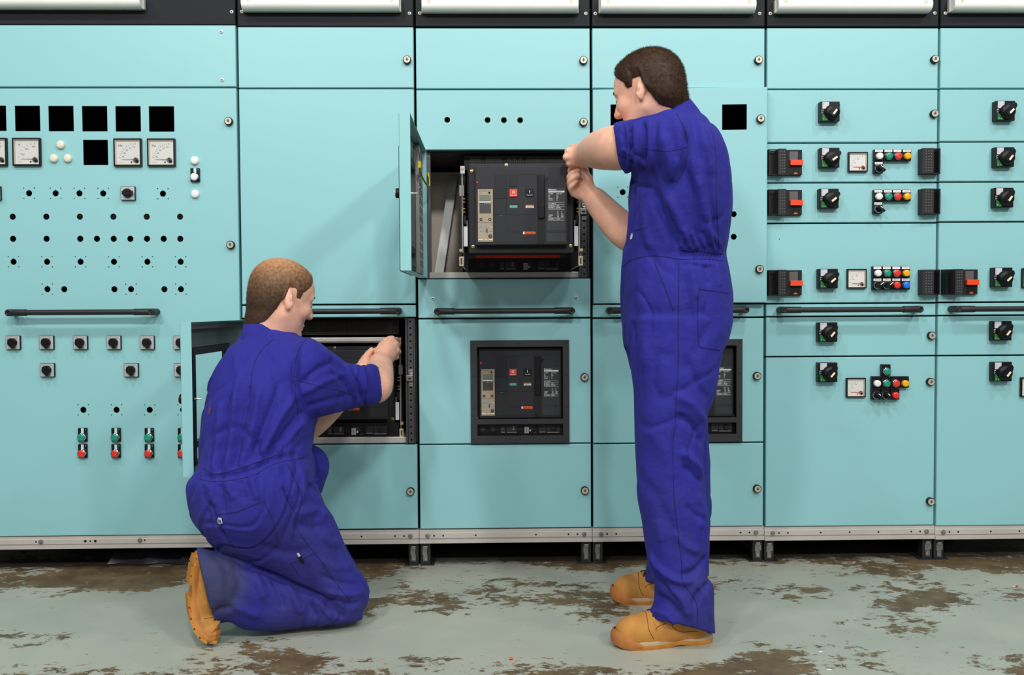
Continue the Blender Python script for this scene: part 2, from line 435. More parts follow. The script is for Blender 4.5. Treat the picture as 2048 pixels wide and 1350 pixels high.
def m_pilot_plate(lab, labtext):
    def f():
        mb = MB(); mb.bx(-.0168, .0168, -.017, 0, -.0215, .0215, BLK, .0015)
        if lab:
            mb.bx(-.0145, .0145, -.0178, -.0168, .0115, .0200, WHITE); mb.text(labtext, 0, -.0179, .0157, .0040, INK, wmax=.022)
        return mb.mesh('pilot_plate')
    return f
def pilot(cab, x, y, kind, lab=True, text=''):
    p = at(x, y, -.008); p.y = 0
    nm = {'w': 'white', 'g': 'green', 'r': 'red', 'y': 'yellow', 'b': 'blue', 'R': 'red'}.get(kind)
    o = put('selector_switch' if kind == 's' else 'pilot_button', cached('pp%d%s' % (lab, text), m_pilot_plate(lab, text)), cab, p,
            label='black selector switch with white pointer' if kind in 'sS' else nm+' round button on a black block')
    q = p+Vector((0, -.010, -.0045))
    if kind in 's':
        put('knob', cached('selk', m_selknob), o, q)
    elif kind == 'S':
        o.name = 'selector_switch'; WL[o.name] = p; put('knob', cached('selk2', lambda: m_selknob(40)), o, q)
    else:
        c = {'w': WHITE, 'g': GREEN, 'r': RED, 'y': YEL, 'b': BLUE, 'R': RED}[kind]
        put('button_cap', cached('pc'+kind, m_cap(c, kind in 'gr', .0128, .018)), o, q, label=nm+' round cap')
    return o
def m_selknob(ang=-38):
    mb = MB(); r = .0140; mb.lathe(0, -.006, 0, [(r*1.08, 0), (r*1.08, .006), (r, .008)], CHROME, 26); mb.lathe(0, -.006, 0, [(r*.97, .004), (r*.93, .012), (r*.8, .014)], BLK, 26, True)
    a = math.radians(ang); ca, sa = math.cos(a), math.sin(a); rot = lambda P: [(x*ca-z*sa, x*sa+z*ca) for x, z in P]
    off = lambda P, dx, dz: [(x+dx, z+dz) for x, z in P]
    mb.prism(rot([(-r*.98, -.0052), (r*1.28, -.0042), (r*1.28, .0042), (-r*.98, .0052)]), -.034, -.016, BLK)
    if ang < 0: P = off(rot([(-.0052, -.0013), (.0052, -.0013), (.0052, .0013), (-.0052, .0013)]), .0012, .0045)
    else: P = rot([(.001, -.0013), (.0165, -.0013), (.0165, .0013), (.001, .0013)])
    mb.prism(P, -.0346, -.0338, WHITE)
    return mb.mesh('knob')
def m_iso_plate():
    mb = MB(); s = .0365; mb.bx(-s, s, -.026, 0, -s, s, BLK, .002)
    mb.bx(-.029, -.004, -.0268, -.0258, .010, .0345, mat('isolator_sticker', (206, 208, 216), .4))
    for k in range(3): mb.bx(-.0265, -.0235, -.0270, -.0266, .0295-.006*k, .0305-.006*k, INK)
    mb.prism([(-.029, -.0335), (-.006, -.0335), (-.012, -.018), (-.029, -.008)], -.0268, -.0258, GRLAB)
    mb.box(-.024, -.0269, -.027, .003, .001, .002, INKW); mb.box(-.015, -.0269, -.029, .003, .001, .002, INKW)
    for x0, x1, z0, z1 in ((-.031, -.026, .0050, .0060), (-.031, -.030, .0000, .0050), (-.031, -.0255, -.0040, -.0030), (-.031, -.030, -.0070, -.004), (-.026, -.025, .003, .007)): mb.bx(x0, x1, -.0264, -.0258, z0, z1, INKW)
    return mb.mesh('isolator_plate')
def m_iso_handle(ang):
    mb = MB(); cx, cz = .006, -.003
    mb.lathe(cx, -.026, cz, [(.0275, 0), (.0268, .012), (.0225, .017), (.012, .018)], BLK, 32, True)
    a = math.radians(ang); ca, sa = math.cos(a), math.sin(a)
    P = [(-.022, -.0105), (-.008, -.0135), (.016, -.0100), (.031, -.0040), (.034, .0035), (.031, .0090), (.014, .0105), (-.008, .0130), (-.022, .0095)]
    for sc, y0, y1 in ((1., -.050, -.038), (.9, -.055, -.050)):
        mb.prism([(cx+(x*ca-z*sa)*sc, cz+(x*sa+z*ca)*sc) for x, z in P], y0, y1, BLK)
    mb.prism([(cx+x*ca-z*sa+.002, cz+x*sa+z*ca-.004) for x, z in [(-.0105, -.0035), (.0105, -.0035), (.0105, .0035), (-.0105, .0035)]], -.0558, -.0548, mat('ivory_mark', (238, 226, 196), .5))
    return mb.mesh('isolator_handle')
def isolator(cab, x, y, ang=42):
    p = at(x-2, y, -.02); p.y = 0
    o = put('isolator_switch', cached('isop', m_iso_plate), cab, p, label='square black isolator with green label')
    put('isolator_handle', cached('isoh%d' % ang, lambda: m_iso_handle(ang)), o, p, label='black rotary lever with ivory mark')
def m_grip_l():
    "drawer lock seen at the left end of a unit: hollow, ribbed block, window with orange-red lever"
    mb = MB(); mb.bx(-.002, .129, -.004, 0, -.047, .047, BLK)
    mb.bx(0, .003, -.030, 0, -.047, .047, BLK); mb.bx(.003, .034, -.030, -.026, .044, .047, BLK); mb.bx(.003, .034, -.030, 0, -.047, -.044, BLK)
    mb.bx(.033, .063, -.038, 0, -.048, .048, GRIPM, .0015)
    for i in range(3):
        for j in range(8): mb.box(.0400+.0080*i, -.0383, -.036+.0103*j, .0024, .0012, .0018, mat('grip_stud', (140, 140, 144), .5))
    mb.bx(.063, .129, -.016, 0, -.046, .047, GRIPM2, .001)
    mb.bx(.082, .113, -.0168, -.015, .008, .041, mat('smoked_window', (96, 92, 90), .3))
    mb.prism([(.092, -.012), (.116, -.012), (.122, -.043), (.084, -.043)], -.0168, -.015, BLK)
    mb.prism([(.097, -.043), (.113, -.043), (.110, -.037), (.100, -.037)], -.0178, -.016, mat('amber_dot', (190, 90, 50), .5))
    return mb.mesh('drawer_lock')
GRIPM = mat('ribbed_grip', (46, 46, 49), .55, spec=.25); GRIPM2 = mat('grip_housing', (34, 34, 37), .55, spec=.25)
def m_grip_lever():
    mb = MB(); mb.bx(.082, .128, -.030, -.016, -.0115, .0080, ORNG, .001); return mb.mesh('lock_lever')
def m_grip_r():
    mb = MB(); mb.bx(-.036, .036, -.004, 0, -.047, .047, BLK); mb.bx(.031, .036, -.028, 0, -.047, .047, GRIPM2); mb.bx(.008, .031, -.028, -.024, .043, .047, BLK); mb.bx(.008, .031, -.028, 0, -.047, -.043, BLK)
    mb.bx(-.036, .008, -.036, 0, -.047, .047, GRIPM, .002)
    for i in range(3):
        for j in range(8): mb.box(-.022+.0098*i, -.0363, -.036+.0103*j, .0026, .0012, .0022, mat('grip_stud', (140, 140, 144), .5))
    return mb.mesh('drawer_grip')
def grip_left(cab, x, y):
    p = at(x, y, -.01); p.y = 0; o = put('drawer_lock', cached('gl', m_grip_l), cab, p, label='black ribbed drawer lock')
    put('lock_lever', cached('gll', m_grip_lever), o, p, label='orange-red lever')
def grip_right(cab, x, y):
    p = at(x, y, -.01); p.y = 0; put('drawer_grip', cached('gr', m_grip_r), cab, p, label='black ribbed drawer grip')

# ------------------------------------------------------------------ the six cabinets
COLS = [(-1.2, 0.0), (0.0, .65), (.65, 1.3), (1.3, 1.95), (1.95, 2.6), (2.6, 3.25)]
PXC = [240, 655, 1007, 1355, 1705, 1960]
GAP = .0095
CLAB = ['wide pale turquoise control cabinet at far left covered with holes, meters and switches',
        'turquoise switchgear cabinet with a low open breaker door behind the kneeling man',
        'turquoise switchgear cabinet with a drawn-out breaker above a closed breaker door',
        'turquoise switchgear cabinet directly behind the standing man, its tall door slightly ajar',
        'turquoise motor control cabinet of small drawers, second from the right edge',
        'turquoise motor control cabinet cut off by the right edge of the photo']
CABS = []
DEPTH = .62
def cz(k, y): return at(PXC[k], y).z
PLT = [at(PXC[k], y).z for k, y in enumerate((1072, 1062, 1058.5, 1055, 1053, 1052))]
PLB = [at(PXC[k], y).z for k, y in enumerate((1096, 1088.8, 1084.8, 1081.3, 1079, 1077.6))]
TOPZ = 2.16
def doorpanel(k, name, y0, y1, holes=(), label=None, x0=None, x1=None, mk=None):
    "door or cover between the photograph's rows y0 and y1 of cabinet k, its holes given in photograph pixels"
    X0, X1 = COLS[k]; X0 += GAP/2; X1 -= GAP/2
    if x0 is not None: X0 = x0
    if x1 is not None: X1 = x1
    za, zb = cz(k, y1), cz(k, y0); o = Vector(((X0+X1)/2, 0, (za+zb)/2))
    hs = []
    for h in holes:
        if h[0] == 'c':
            p = at(h[1], h[2])-o; r = h[3]*S; hs.append(circ(p.x, p.z, r, 20 if r > .005 else 8))
        elif h[0] == 'n':      # round hole with a small key notch on top and four fixing holes
            p = at(h[1], h[2])-o; r = 6.1*S; c = circ(p.x, p.z, r, 24)
            c = [q for q in c if not (q[1]-p.z > .9*r)]; i = next(j for j in range(len(c)) if c[j][0] < p.x and c[j][1] > p.z+.5*r)
            c = c[:i]+[(p.x+.0014, p.z+r*.97), (p.x+.0009, p.z+r*1.25), (p.x-.0009, p.z+r*1.25), (p.x-.0014, p.z+r*.97)]+c[i:]
            hs.append(c)
            for sx in (-1, 1):
                for sz in (-1, 1): hs.append(circ(p.x+sx*10.2*S, p.z+sz*10.1*S, .0024, 8))
        elif h[0] == 'r':
            a = at(h[1], h[3])-o; b = at(h[2], h[4])-o; hs.append(rect(a.x, b.x, b.z, a.z))
    mb = MB(); panel_geo(mb, X0-o.x, X1-o.x, za-o.z, zb-o.z, hs, TEAL, mback=BLACKIN if holes else None)
    return put(name, mb, CABS[k], o, label=label)
for k, (X0, X1) in enumerate(COLS):
    cab = thing('switchgear_cabinet', CLAB[k], 'cabinet', ((X0+X1)/2, 0, 0), 'switchgear cabinets in a row'); CABS.append(cab)
    c = Vector(((X0+X1)/2, 0, 0)); w = X1-X0; y0 = .030
    mb = MB(); g = .004                     # carcass: back, sides, top, bottom and shelves between the doors
    zb = PLT[k]
    mb.bx(-w/2+g, w/2-g, DEPTH-.01, DEPTH, zb, TOPZ, BLACKIN)
    mb.bx(-w/2+g, -w/2+g+.012, y0, DEPTH, zb, TOPZ, CARC); mb.bx(w/2-g-.012, w/2-g, y0, DEPTH, zb, TOPZ, CARC)
    mb.bx(-w/2+g, w/2-g, y0, DEPTH, TOPZ-.01, TOPZ, CARC); mb.bx(-w/2+g, w/2-g, y0, DEPTH, zb-.02, zb, CARC)
    rows = {0: [175], 1: [177, 610, 636, 890], 2: [179, 301, 556.5, 637, 888], 3: [178, 607.5, 635.5, 886], 4: [178.5, 285.5, 365, 446, 606.5, 632.5, 712.5], 5: [177.5, 283.5, 364, 443.5, 604.5, 631, 711]}[k]
    for r in rows: z = cz(k, r); mb.bx(-w/2+g, w/2-g, y0, DEPTH-.02 if k != 0 else .10, z-.004, z+.004, CARC)
    put('carcass', mb, cab, c, label='dark steel carcass')
    # charcoal top fascia
    zf = cz(k, 52.5 if k != 0 else 49.0)
    mb = MB(); panel_geo(mb, -w/2+.004, w/2-.004, zf-zf, TOPZ-zf, [], FASC, t=.028); fas = put('fascia', mb, cab, c+Vector((0, 0.0, zf)), label='charcoal top fascia')
    # strip light on the fascia
    lx = c.x-.010 if k else -.615
    lz = [at(x, y).z for x, y in ((150, 8), (650, 13), (1005, 15.5), (1357, 16), (1712, 16), (2057, 14.5))][k]
    L = .288; P = Vector((lx, 0, lz))
    mb = MB(); mb.bx(-L, L, -.016, 0, -.0235, .0235, LENSB, .002); li = put('strip_light', mb, cab, P, label='pale strip light under a frosted cover')
    mb = MB(); n = 14; prof = [(-.0225, -.014)]+[(.0225*math.sin(-PI/2+PI*i/n) if False else -.0225*math.cos(PI*i/n), -.030-.022*math.sin(PI*i/n)) for i in range(n+1)]+[(.0225, -.014)]
    xs = [-L+.004, -L+.012, L-.012, L-.004]
    vs = [(x, y, -z) for x in xs for z, y in prof]; m_ = len(prof)
    mb.add(vs, [(i*m_+j, i*m_+j+1, (i+1)*m_+j+1, (i+1)*m_+j) for i in range(3) for j in range(m_-1)], LENS, True)
    mb.add(vs[:m_], [tuple(range(m_))], LENS); mb.add(vs[-m_:], [tuple(reversed(range(m_)))], LENS)
    put('light_cover', mb, li, P)
    for s in (-1, 1):
        mb = MB(); mb.lathe(0, 0, 0, [(.0085, 0), (.0085, .004), (.006, .005)], mat('lampholder', (206, 200, 184), .4), 14); rt = put('lampholder', mb, li, P+Vector((s*(L-.030), -.047, .004)))
    # bottom plinth rail
    z0, z1 = PLB[k], PLT[k]; h = z1-z0; mb = MB()
    a, b = -w/2+.001, w/2-.001
    prof = [(0.004, z1), (0.004, z1-h*.22), (.0005, z1-h*.25), (.0005, z1-h*.62), (.006, z1-h*.66), (.006, z1-h*.70), (-.004, z1-h*.74), (-.004, z0), (.04, z0), (.04, z1)]
    vs = [(x, y, z-z0) for x in (a, b) for y, z in prof]; n = len(prof)
    mb.add(vs, [(j, (j+1) % n, (j+1) % n+n, j+n) for j in range(n)]+[tuple(reversed(range(n))), tuple(range(n, 2*n))], ALU)
    pl = put('plinth_rail', mb, cab, Vector((c.x, 0, z0)), label='aluminium bottom rail')
    zc = z1-h*.44
    if k == 0: dots = [(72, 1083.8, .0032), (170.5, 1082.5, .0052), (180.5, 1082.5, .0032), (190.5, 1082.3, .0052), (289.5, 1080.3, .0034)]; bolts = [(82, 1083.6), (280, 1080.3)]
    else:
        dots = [(None, d) for d in (.055, .089, .2, .325, .45, .561, .595)]; bolts = [.032, .618]
        if k in (1, 2, 3, 4, 5): dots = [(None, d) for d in (.056, .090, .215, .325, .435, .560, .594)] if k != 2 else [(None, d) for d in (.056, .090, .212, .438, .560, .594)]
    for d in dots:
        if k == 0: q = at(d[0], d[1]); q.y = 0; r = d[2]
        else: q = Vector((X0+d[1], 0, zc)); r = .0034
        put('bolt_hole', cached('bh%.4f' % r, lambda: MB().lathe(0, .0004, 0, [(r, 0), (r, .0004), (r*.5, .0005)], BLACKIN, 12).mesh('bolt_hole')), pl, q)
    for bt in bolts:
        q = at(*bt) if k == 0 else Vector((X0+bt, 0, zc)); q.y = 0
        put('bolt', cached('bolt', lambda: MB().lathe(0, 0, 0, [(.0085, 0), (.0085, .0025), (.0062, .003), (.0062, .0055), (.004, .006)], GALV, 6+8).mesh('bolt')), pl, q)
    # adjustable feet with clip brackets
    if k: feet = [X0+.022, X1-.022]
    else: feet = [X0+.022, X1-.022]
    for i, fx in enumerate(feet):
        mb = MB(); mb.bx(-.019, .019, .012, .052, .0, z0, FOOTM, .003); s = -1 if i == 0 else 1
        ft = put('foot', mb, cab, Vector((fx, 0, 0)), label='black levelling foot')
        m2 = MB(); m2.bx(-.033 if i else -.018, .018 if i else .033, .004, .20, 0, .004, FOOTM); put('foot_plate', m2, ft, Vector((fx, 0, 0)))
        m2 = MB(); zz = z0-.012
        m2.bx(-.0085, .0085, .004, .012, zz-.012, zz, GALV, .001); m2.bx(-.0105, .0060, .008, .012, zz-.034, zz-.006, GALV); m2.bx(-.008, .0078, .0085, .012, zz-.058, zz-.034, GALV)
        m2.lathe(0, .0085, zz-.049, [(.0042, 0), (.0042, .003), (.002, .0035)], STEEL, 10); m2.lathe(-.001, .008, zz-.022, [(.0018, 0), (.0016, .0003)], BLACKIN, 8)
        if k in (4, 5) or (k == 3 and i): m2.bx(.0055, .012, .007, .012, zz-.030, zz-.010, GALV)
        put('clip_bracket', m2, ft, Vector((fx, 0, 0)), label='zinc clip bracket')
# side skirt between the feet is open: the floor runs on underneath
for x, y in ((463.5, 24),): screw(CABS[0].children[1], x, y)
for k, a in ((1, ((484, 23.5), (819, 27))), (2, ((839.5, 26.7), (1171.5, 27.5))), (3, ((1190.5, 27.5), (1519, 27.5))), (4, ((1540.5, 27.4), (1869, 26.7))), (5, ((1890.6, 26.8),))):
    fa = [o for o in CABS[k].children if o.name.startswith('fascia')][0]
    for x, y in a: screw(fa, x, y)

# --- cabinet 1 (left)
C1 = CABS[0]
p = doorpanel(0, 'cover_panel', 50.3, 173.2)
screw(p, 442.5, 63.5); screw(p, 444.5, 160)
H = []
for x in (13-51.5, 29.2, 96.3, 163.6, 230.5, 297.3): H.append(('r', x, x+51.6, 211.3+(x/300)*1.2, 262.2+(x/300)*1.2))
H.append(('r', 165.8, 216.6, 279.6, 330.2))
for x, y in ((58, 386.5), (111.2, 386.6), (158.8, 386.7), (206.3, 386.8), (325.8, 387.3)): H.append(('n', x, y))
for x in (25.3, 92.5, 159.6, 226.6, 293.4, 360): H.append(('c', x, 433.4, 6.2))
for x in (26, 93, 160.4, 193.8, 227.3, 260.6, 293.9, 327.3, 360.5): H.append(('c', x, 477.6, 6.2))
for x in (27, 94, 161, 227.8, 294.6, 361.2): H.append(('n', x, 523.6))
for x in (94.7, 262, 361.8): H.append(('n', x, 578.4))
for x in (128.4, 228.7, 328.7): H.append(('c', x, 578.4, 6.2))
for x in (166.5, 233, 299.4, 366): H.append(('n', x, 819.7))
D1 = doorpanel(0, 'door', 176.5, 1070.5, H, label='tall door with many cut-outs')
lock(D1, 458.5, 243.4); lock(D1, 462.5, 490)
for x, y, kd in ((-11.6, 304.5, 'V'), (55.6, 304.5, 'V'), (257.2, 305.5, 'Hz'), (324.2, 305.6, 'Hz')): meter(C1, x, y, 54.2, kd)
for x, y in ((122.3, 290), (108.8, 317.2), (136.8, 317.2)): dome(C1, x, y, CREAM, 'cream')
dome(C1, 390, 321.5, WHITE, 'white'); dome(C1, 391, 388.3, WHITE, 'white')
station(C1, 391.3, 350.4, WHITE, 'white')
rotary(C1, 257.8, 387, 0, 'sel'); rotary(C1, -10.2, 387, 0, 'sel')
for x in (28.6, 95.5, 162.8, 229.6, 296.2, 363.2): rotary(C1, x, 685, -66)
for x in (97, 264.3, 364.3): rotary(C1, x, 739.7, -66)
for x in (166.8, 233.4, 299.8, 366): station(C1, x, 869.2, GREEN, 'green'); station(C1, x, 901.4, RED, 'red')
handle(C1, 11, 310, 624.6, False)

# --- cabinet 2
C2 = CABS[1]
p = doorpanel(1, 'door', 54.3, 175.2); lock(p, 814.5, 121)
doorpanel(1, 'door', 178.2, 607.8)
doorpanel(1, 'handle_panel', 611.2, 634.8)
p = doorpanel(1, 'door', 891.5, 1058.5); lock(p, 821.5, 982)
handle(C2, 515, 802, 622.8, True)
# --- cabinet 3
C3 = CABS[2]
p = doorpanel(2, 'door', 56.6, 177); lock(p, 1166.5, 122)
p = doorpanel(2, 'door', 180.2, 299.4, [('c', x, y, 5.8) for x, y in ((894.5, 239.6), (975.2, 240), (1007.8, 240.2), (1040.2, 240.3))]); lock(p, 1166.5, 245)
p = doorpanel(2, 'handle_panel', 557.8, 635); screw(p, 865, 597); screw(p, 1152, 595)
handle(C3, 868, 1150, 622, True)
p = doorpanel(2, 'door', 889.3, 1056.2); lock(p, 1169.3, 980)
# --- cabinet 4
C4 = CABS[3]
p = doorpanel(3, 'door', 56.6, 176.2); lock(p, 1515.7, 121.3)
doorpanel(3, 'handle_panel', 609, 633.8)
handle(C4, 1215, 1498, 620.3, True)
p = doorpanel(3, 'door', 887.5, 1053.5); lock(p, 1513.3, 976.5)
# the tall door of cabinet 4 stands about four degrees open on its left hinges
HX = 1.3+GAP/2+.001; ANG = math.radians(-3.4); w4 = .65-GAP
zt, zb_ = cz(3, 178.8), cz(3, 606.2)
dn = Vector((math.sin(ANG), -math.cos(ANG), 0)); du = Vector((math.cos(ANG), math.sin(ANG), 0)); hp = Vector((HX, 0, 0))
def on4(x, y):
    q = at_plane(x, y, hp, dn)-hp; return q.dot(du), q.z
hs = []
for a, b in (((1221, 209), (1250, 259)), ((1444.2, 209), (1493.6, 259.3))):
    x0, z1 = on4(*a); x1, z0 = on4(*b)
    if x1-x0 < .06: x1 = x0+.092
    hs.append(rect(x0, x1, z0-zb_, z1-zb_))
for x, y in ((1467.5, 428.3), (1467.5, 473.6)):
    q = on4(x, y); hs.append(circ(q[0], q[1]-zb_, 5.9*S, 20))
q = on4(1245.3, 384.3); hs.append(circ(q[0], q[1]-zb_, 5.9*S, 20))
for sx in (-1, 1):
    for sz in (-1, 1): hs.append(circ(q[0]+sx*.0183, q[1]-zb_+sz*.0183, .0022, 8))
mb = MB(); panel_geo(mb, 0, w4, 0, zt-zb_, hs, TEAL, mback=CARC)
d4 = put('door', mb, C4, Vector((HX, 0, zb_)), rotz=ANG, label='tall door standing slightly ajar')
for x, y in ((1520.3, 238.5), (1518.3, 538.3)):
    u, z = on4(x, y); o = put('lock', cached('lock', m_lock), d4, wl(d4)+Vector((u, 0, z-zb_)), label='silver key lock in a black ring')
# --- cabinets 5 and 6
C5, C6 = CABS[4], CABS[5]
ROW5 = [(56.4, 177.2), (180, 284.2), (287.2, 363.7), (366.8, 444.6), (447.8, 605), (608.2, 631.3), (634.2, 711.2), (714.2, 1051.5)]
ROW6 = [(56.2, 176), (179, 282.3), (285.2, 362.3), (365.3, 442.2), (445.3, 603), (606.2, 629.6), (632.4, 709.6), (712.6, 1050.8)]
DN = ['door', 'door', 'drawer_front', 'drawer_front', 'drawer_front', 'handle_panel', 'door', 'door']
P5 = [doorpanel(4, DN[i], a, b, [('c', 1559, 478.3, 1.1)] if i == 4 else ()) for i, (a, b) in enumerate(ROW5)]
P6 = [doorpanel(5, DN[i], a, b) for i, (a, b) in enumerate(ROW6)]
for i, x, y in ((0, 1867.5, 119.8), (1, 1866.5, 228.5), (6, 1861, 671), (7, 1859, 763.3)): lock(P5[i], x, y)
lock(P5[7], 1859, 1002)
handle(C5, 1561, 1846, 619.3, True); handle(C6, 1909, 2194, 617.6, True)
for x, y, a in ((1661, 223.5, 52), (1660.5, 315.8, 34), (1659, 397.3, 38), (1657.5, 557.3, 40), (1656.5, 664.3, 50), (1656.5, 744.6, 50)): isolator(C5, x, y, a)
for x, y, a in ((2011, 222, 46), (2009.5, 314.3, 52), (2008, 395.4, 54), (2006, 554.7, 44), (2004.5, 661.5, 52), (2005, 743.2, 52)): isolator(C6, x, y, a)
for x, y in ((1714, 324.6), (1711.6, 557.3), (1710, 774.6)): meter(C5, x, y, 39, 'A', True)
for x, y in ((2061, 556), (2058, 773.5)): meter(C6, x, y, 39, 'A', True)
for y, y2 in ((311, 335.6), (391.6, 416)):
    dx = 0 if y < 350 else -1
    for x, kd, t in ((1755.6, 'w', 'POWER ON'), (1774.4, 'g', 'RUNNING'), (1792.6, 'r', 'STOP'), (1811.4, 'y', 'TRIPPED')): pilot(C5, x+dx, y, kd, True, t)
    pilot(C5, 1755.2+dx, y2, 's', True, 'MAN  AUTO')
for x, kd, t in ((1752.6, 'w', 'POWER ON'), (1771.4, 'g', 'RUNNING'), (1790.2, 'r', 'STOP'), (1809, 'y', 'TRIPPED')): pilot(C5, x, 544.3, kd, True, t)
for x, kd, t in ((1752.6, 'S', 'MAN AUTO'), (1771.4, 'S', 'DUTY'), (1790.2, 'R', 'FAULT'), (1809, 'b', 'HEALTHY')): pilot(C5, x, 568, kd, True, t)
pilot(C5, 1770.4, 740, 'g', False)
for x, kd in ((1751, 'w'), (1769.7, 'g'), (1788.5, 'r'), (1807, 'y')): pilot(C5, x, 763.8, kd, False)
for x, kd in ((1750.6, 's'), (1769.2, 's'), (1788, 'R')): pilot(C5, x, 787.4, kd, False)
for y in (325.8, 405.7, 566): grip_left(C5, 1534, y)
for y in (323.8, 403.9, 564.8): grip_right(C5, 1857, y)
grip_left(C6, 1885.5, 564.3)
# ------------------------------------------------------------------ power circuit breakers, in closed-door pixels of the front face (u right, v down from the face centre)
def bx_(mb, u0, u1, v0, v1, y0, y1, m, bev=0.):
    mb.bx(u0*S, u1*S, y0, y1, -v1*S, -v0*S, m, bev)
def U(x): return x-1040.4
def V(y): return y-767.0
def m_br_cover(wide):
    mb = MB()
    bx_(mb, U(957.5), U(1123.3), V(696.5), V(837.5), 0, .05, ANTH, .003)
    bx_(mb, U(946), U(1135), V(690), V(850), .030, .075, ANTH, .003)           # flange behind the raised front
    bx_(mb, U(946), U(1135), V(843), V(850), .026, .035, ANTH2)
    for i in range(46): bx_(mb, U(952+i*4), U(953.6+i*4), V(844.5), V(847.5), .0245, .030, BLACKIN)
    bx_(mb, U(943), U(1138), V(692), V(846), .055, .30, BLK)                    # body
    return mb.mesh('front_cover')
def m_br_panels():
    mb = MB(); y = -.0008
    def outline(u0, u1, v0, v1, t=.35):
        for a in ((u0, u1, v0, v0+t), (u0, u1, v1-t, v1), (u0, u0+t, v0, v1), (u1-t, u1, v0, v1)): bx_(mb, a[0], a[1], a[2], a[3], -.0006, .0005, BLACKIN)
    outline(U(992.5), U(1013.3), V(712), V(754.5)); outline(U(992.5), U(1013.3), V(754.5), V(783.5)); outline(U(1018.5), U(1032.8), V(712), V(733.2))
    outline(U(1013.5), U(1069.3), V(712), V(814.5)); outline(U(992.5), U(1069.3), V(783), V(832.5), .3); outline(U(998.5), U(1008), V(783.5), V(787.5))
    bx_(mb, U(1018.8), U(1032.5), V(712.3), V(732.9), -.0018, 0, ANTH2); bx_(mb, U(992.8), U(1013), V(712.3), V(754.2), -.0018, 0, ANTH2)
    bx_(mb, U(1000), U(1006.5), V(784.6), V(786.6), -.0008, 0, INK)
    return mb.mesh('front_panels')
def m_br_led():
    mb = MB(); u, v = U(961.7)*S, -V(725.8)*S; mb.lathe(u, 0, v, [(.0038, 0), (.0038, .001)], BLACKIN, 14); mb.lathe(u, -.001, v, [(.0026, 0), (.0018, .0016)], REDLED, 12)
    mb.text('reset', u+.0085, -.0005, v, .0035, INK); return mb.mesh('reset_light')
def m_br_trip():
    mb = MB(); x0 = U(962.2); z0 = V(738.2)
    bx_(mb, U(962.2), U(989.2), V(738.2), V(832), -.003, .001, GOLD, .0006)
    T = lambda s, x, y, h, al='c', m=INK: mb.text(s, U(x)*S, -.0034, -V(y)*S, h, m, al)
    T('Micrologic 5.0 A', 964.5, 740.9, .0042, 'l')
    mb.lathe(U(982.9)*S, -.003, -V(744.4)*S, [(.0036, 0), (.0036, .0008), (.0022, .0008), (.0020, .0002)], BLK, 14)
    for x in (966, 969.5, 977): bx_(mb, U(x), U(x+.5), V(743), V(745.5), -.0034, -.003, INK)
    bx_(mb, U(963), U(988.3), V(791.2), V(797.5-.3), -.0033, -.003, GOLD); bx_(mb, U(962.4), U(989), V(796.9), V(797.4), -.0034, -.003, INK); bx_(mb, U(962.4), U(989), V(807.2), V(807.5), -.0033, -.003, INK)
    for x, y in ((967.9, 803), (976, 803), (967.9, 812), (984.7, 812)): mb.lathe(U(x)*S, -.003, -V(y)*S, [(.0037, 0), (.0037, .0006), (.0030, .0010)], BLUB, 12); mb.box(U(x)*S, -.0042, -V(y)*S, .0010, .0006, .0046, INKW, rot=Matrix.Rotation(.7, 3, 'Y'))
    mb.lathe(U(976.4)*S, -.003, -V(812)*S, [(.0037, 0), (.003, .001)], BLUB, 12); bx_(mb, U(977.3), U(979.2), V(808.5), V(815), -.0060, -.003, INK)
    for x in (967.9, 976): T('0', x, 799.4, .0022)
    mb.lathe(U(984.2)*S, -.003, -V(822)*S, [(.0068, 0), (.0068, .0012), (.005, .0016)], INK, 18)
    bx_(mb, U(962.8), U(971), V(827.5), V(828.8), -.0045, -.003, WHITE); bx_(mb, U(974), U(979), V(828), V(829), -.0045, -.003, WHITE); bx_(mb, U(981.5), U(988.6), V(827.5), V(828.8), -.0045, -.003, WHITE)
    bx_(mb, U(986.5), U(988.2), V(802.5), V(803.4), -.0036, -.003, INK); bx_(mb, U(984.4), U(988.4), V(805.6), V(806.4), -.0036, -.003, WHITE)
    return mb.mesh('trip_unit')
def m_br_screen():
    mb = MB(); bx_(mb, U(965.3), U(985.5), V(748.3), V(760), -.0036, -.0028, mat('screen_bezel', (120, 112, 98), .4)); bx_(mb, U(967), U(984.2), V(749.5), V(758.6), -.0038, -.003, LCD); bx_(mb, U(965.3), U(985.5), V(760), V(762), -.0042, -.0028, WHITE)
    return mb.mesh('screen')
def m_br_keys():
    mb = MB(); bx_(mb, U(965.2), U(985.8), V(762.2), V(781), -.0038, -.0028, KEYB)
    for j in range(4): bx_(mb, U(965.6), U(985.4), V(766+j*3.6), V(766.25+j*3.6), -.0041, -.0036, INK)
    for i in range(4): bx_(mb, U(974+i*3), U(974.8+i*3), V(763.4), V(764.8), -.0041, -.0036, INKW)
    for x in (965.3, 981.2): bx_(mb, U(x), U(x+4.9), V(789.8), V(794.2), -.0042, -.0028, BLK)
    mb.text('mode', U(967.8)*S, -.0043, -V(792)*S, .003, INKW); bx_(mb, U(982.6), U(984.6), V(791.4), V(792.8), -.0044, -.004, INKW)
    return mb.mesh('keypad')
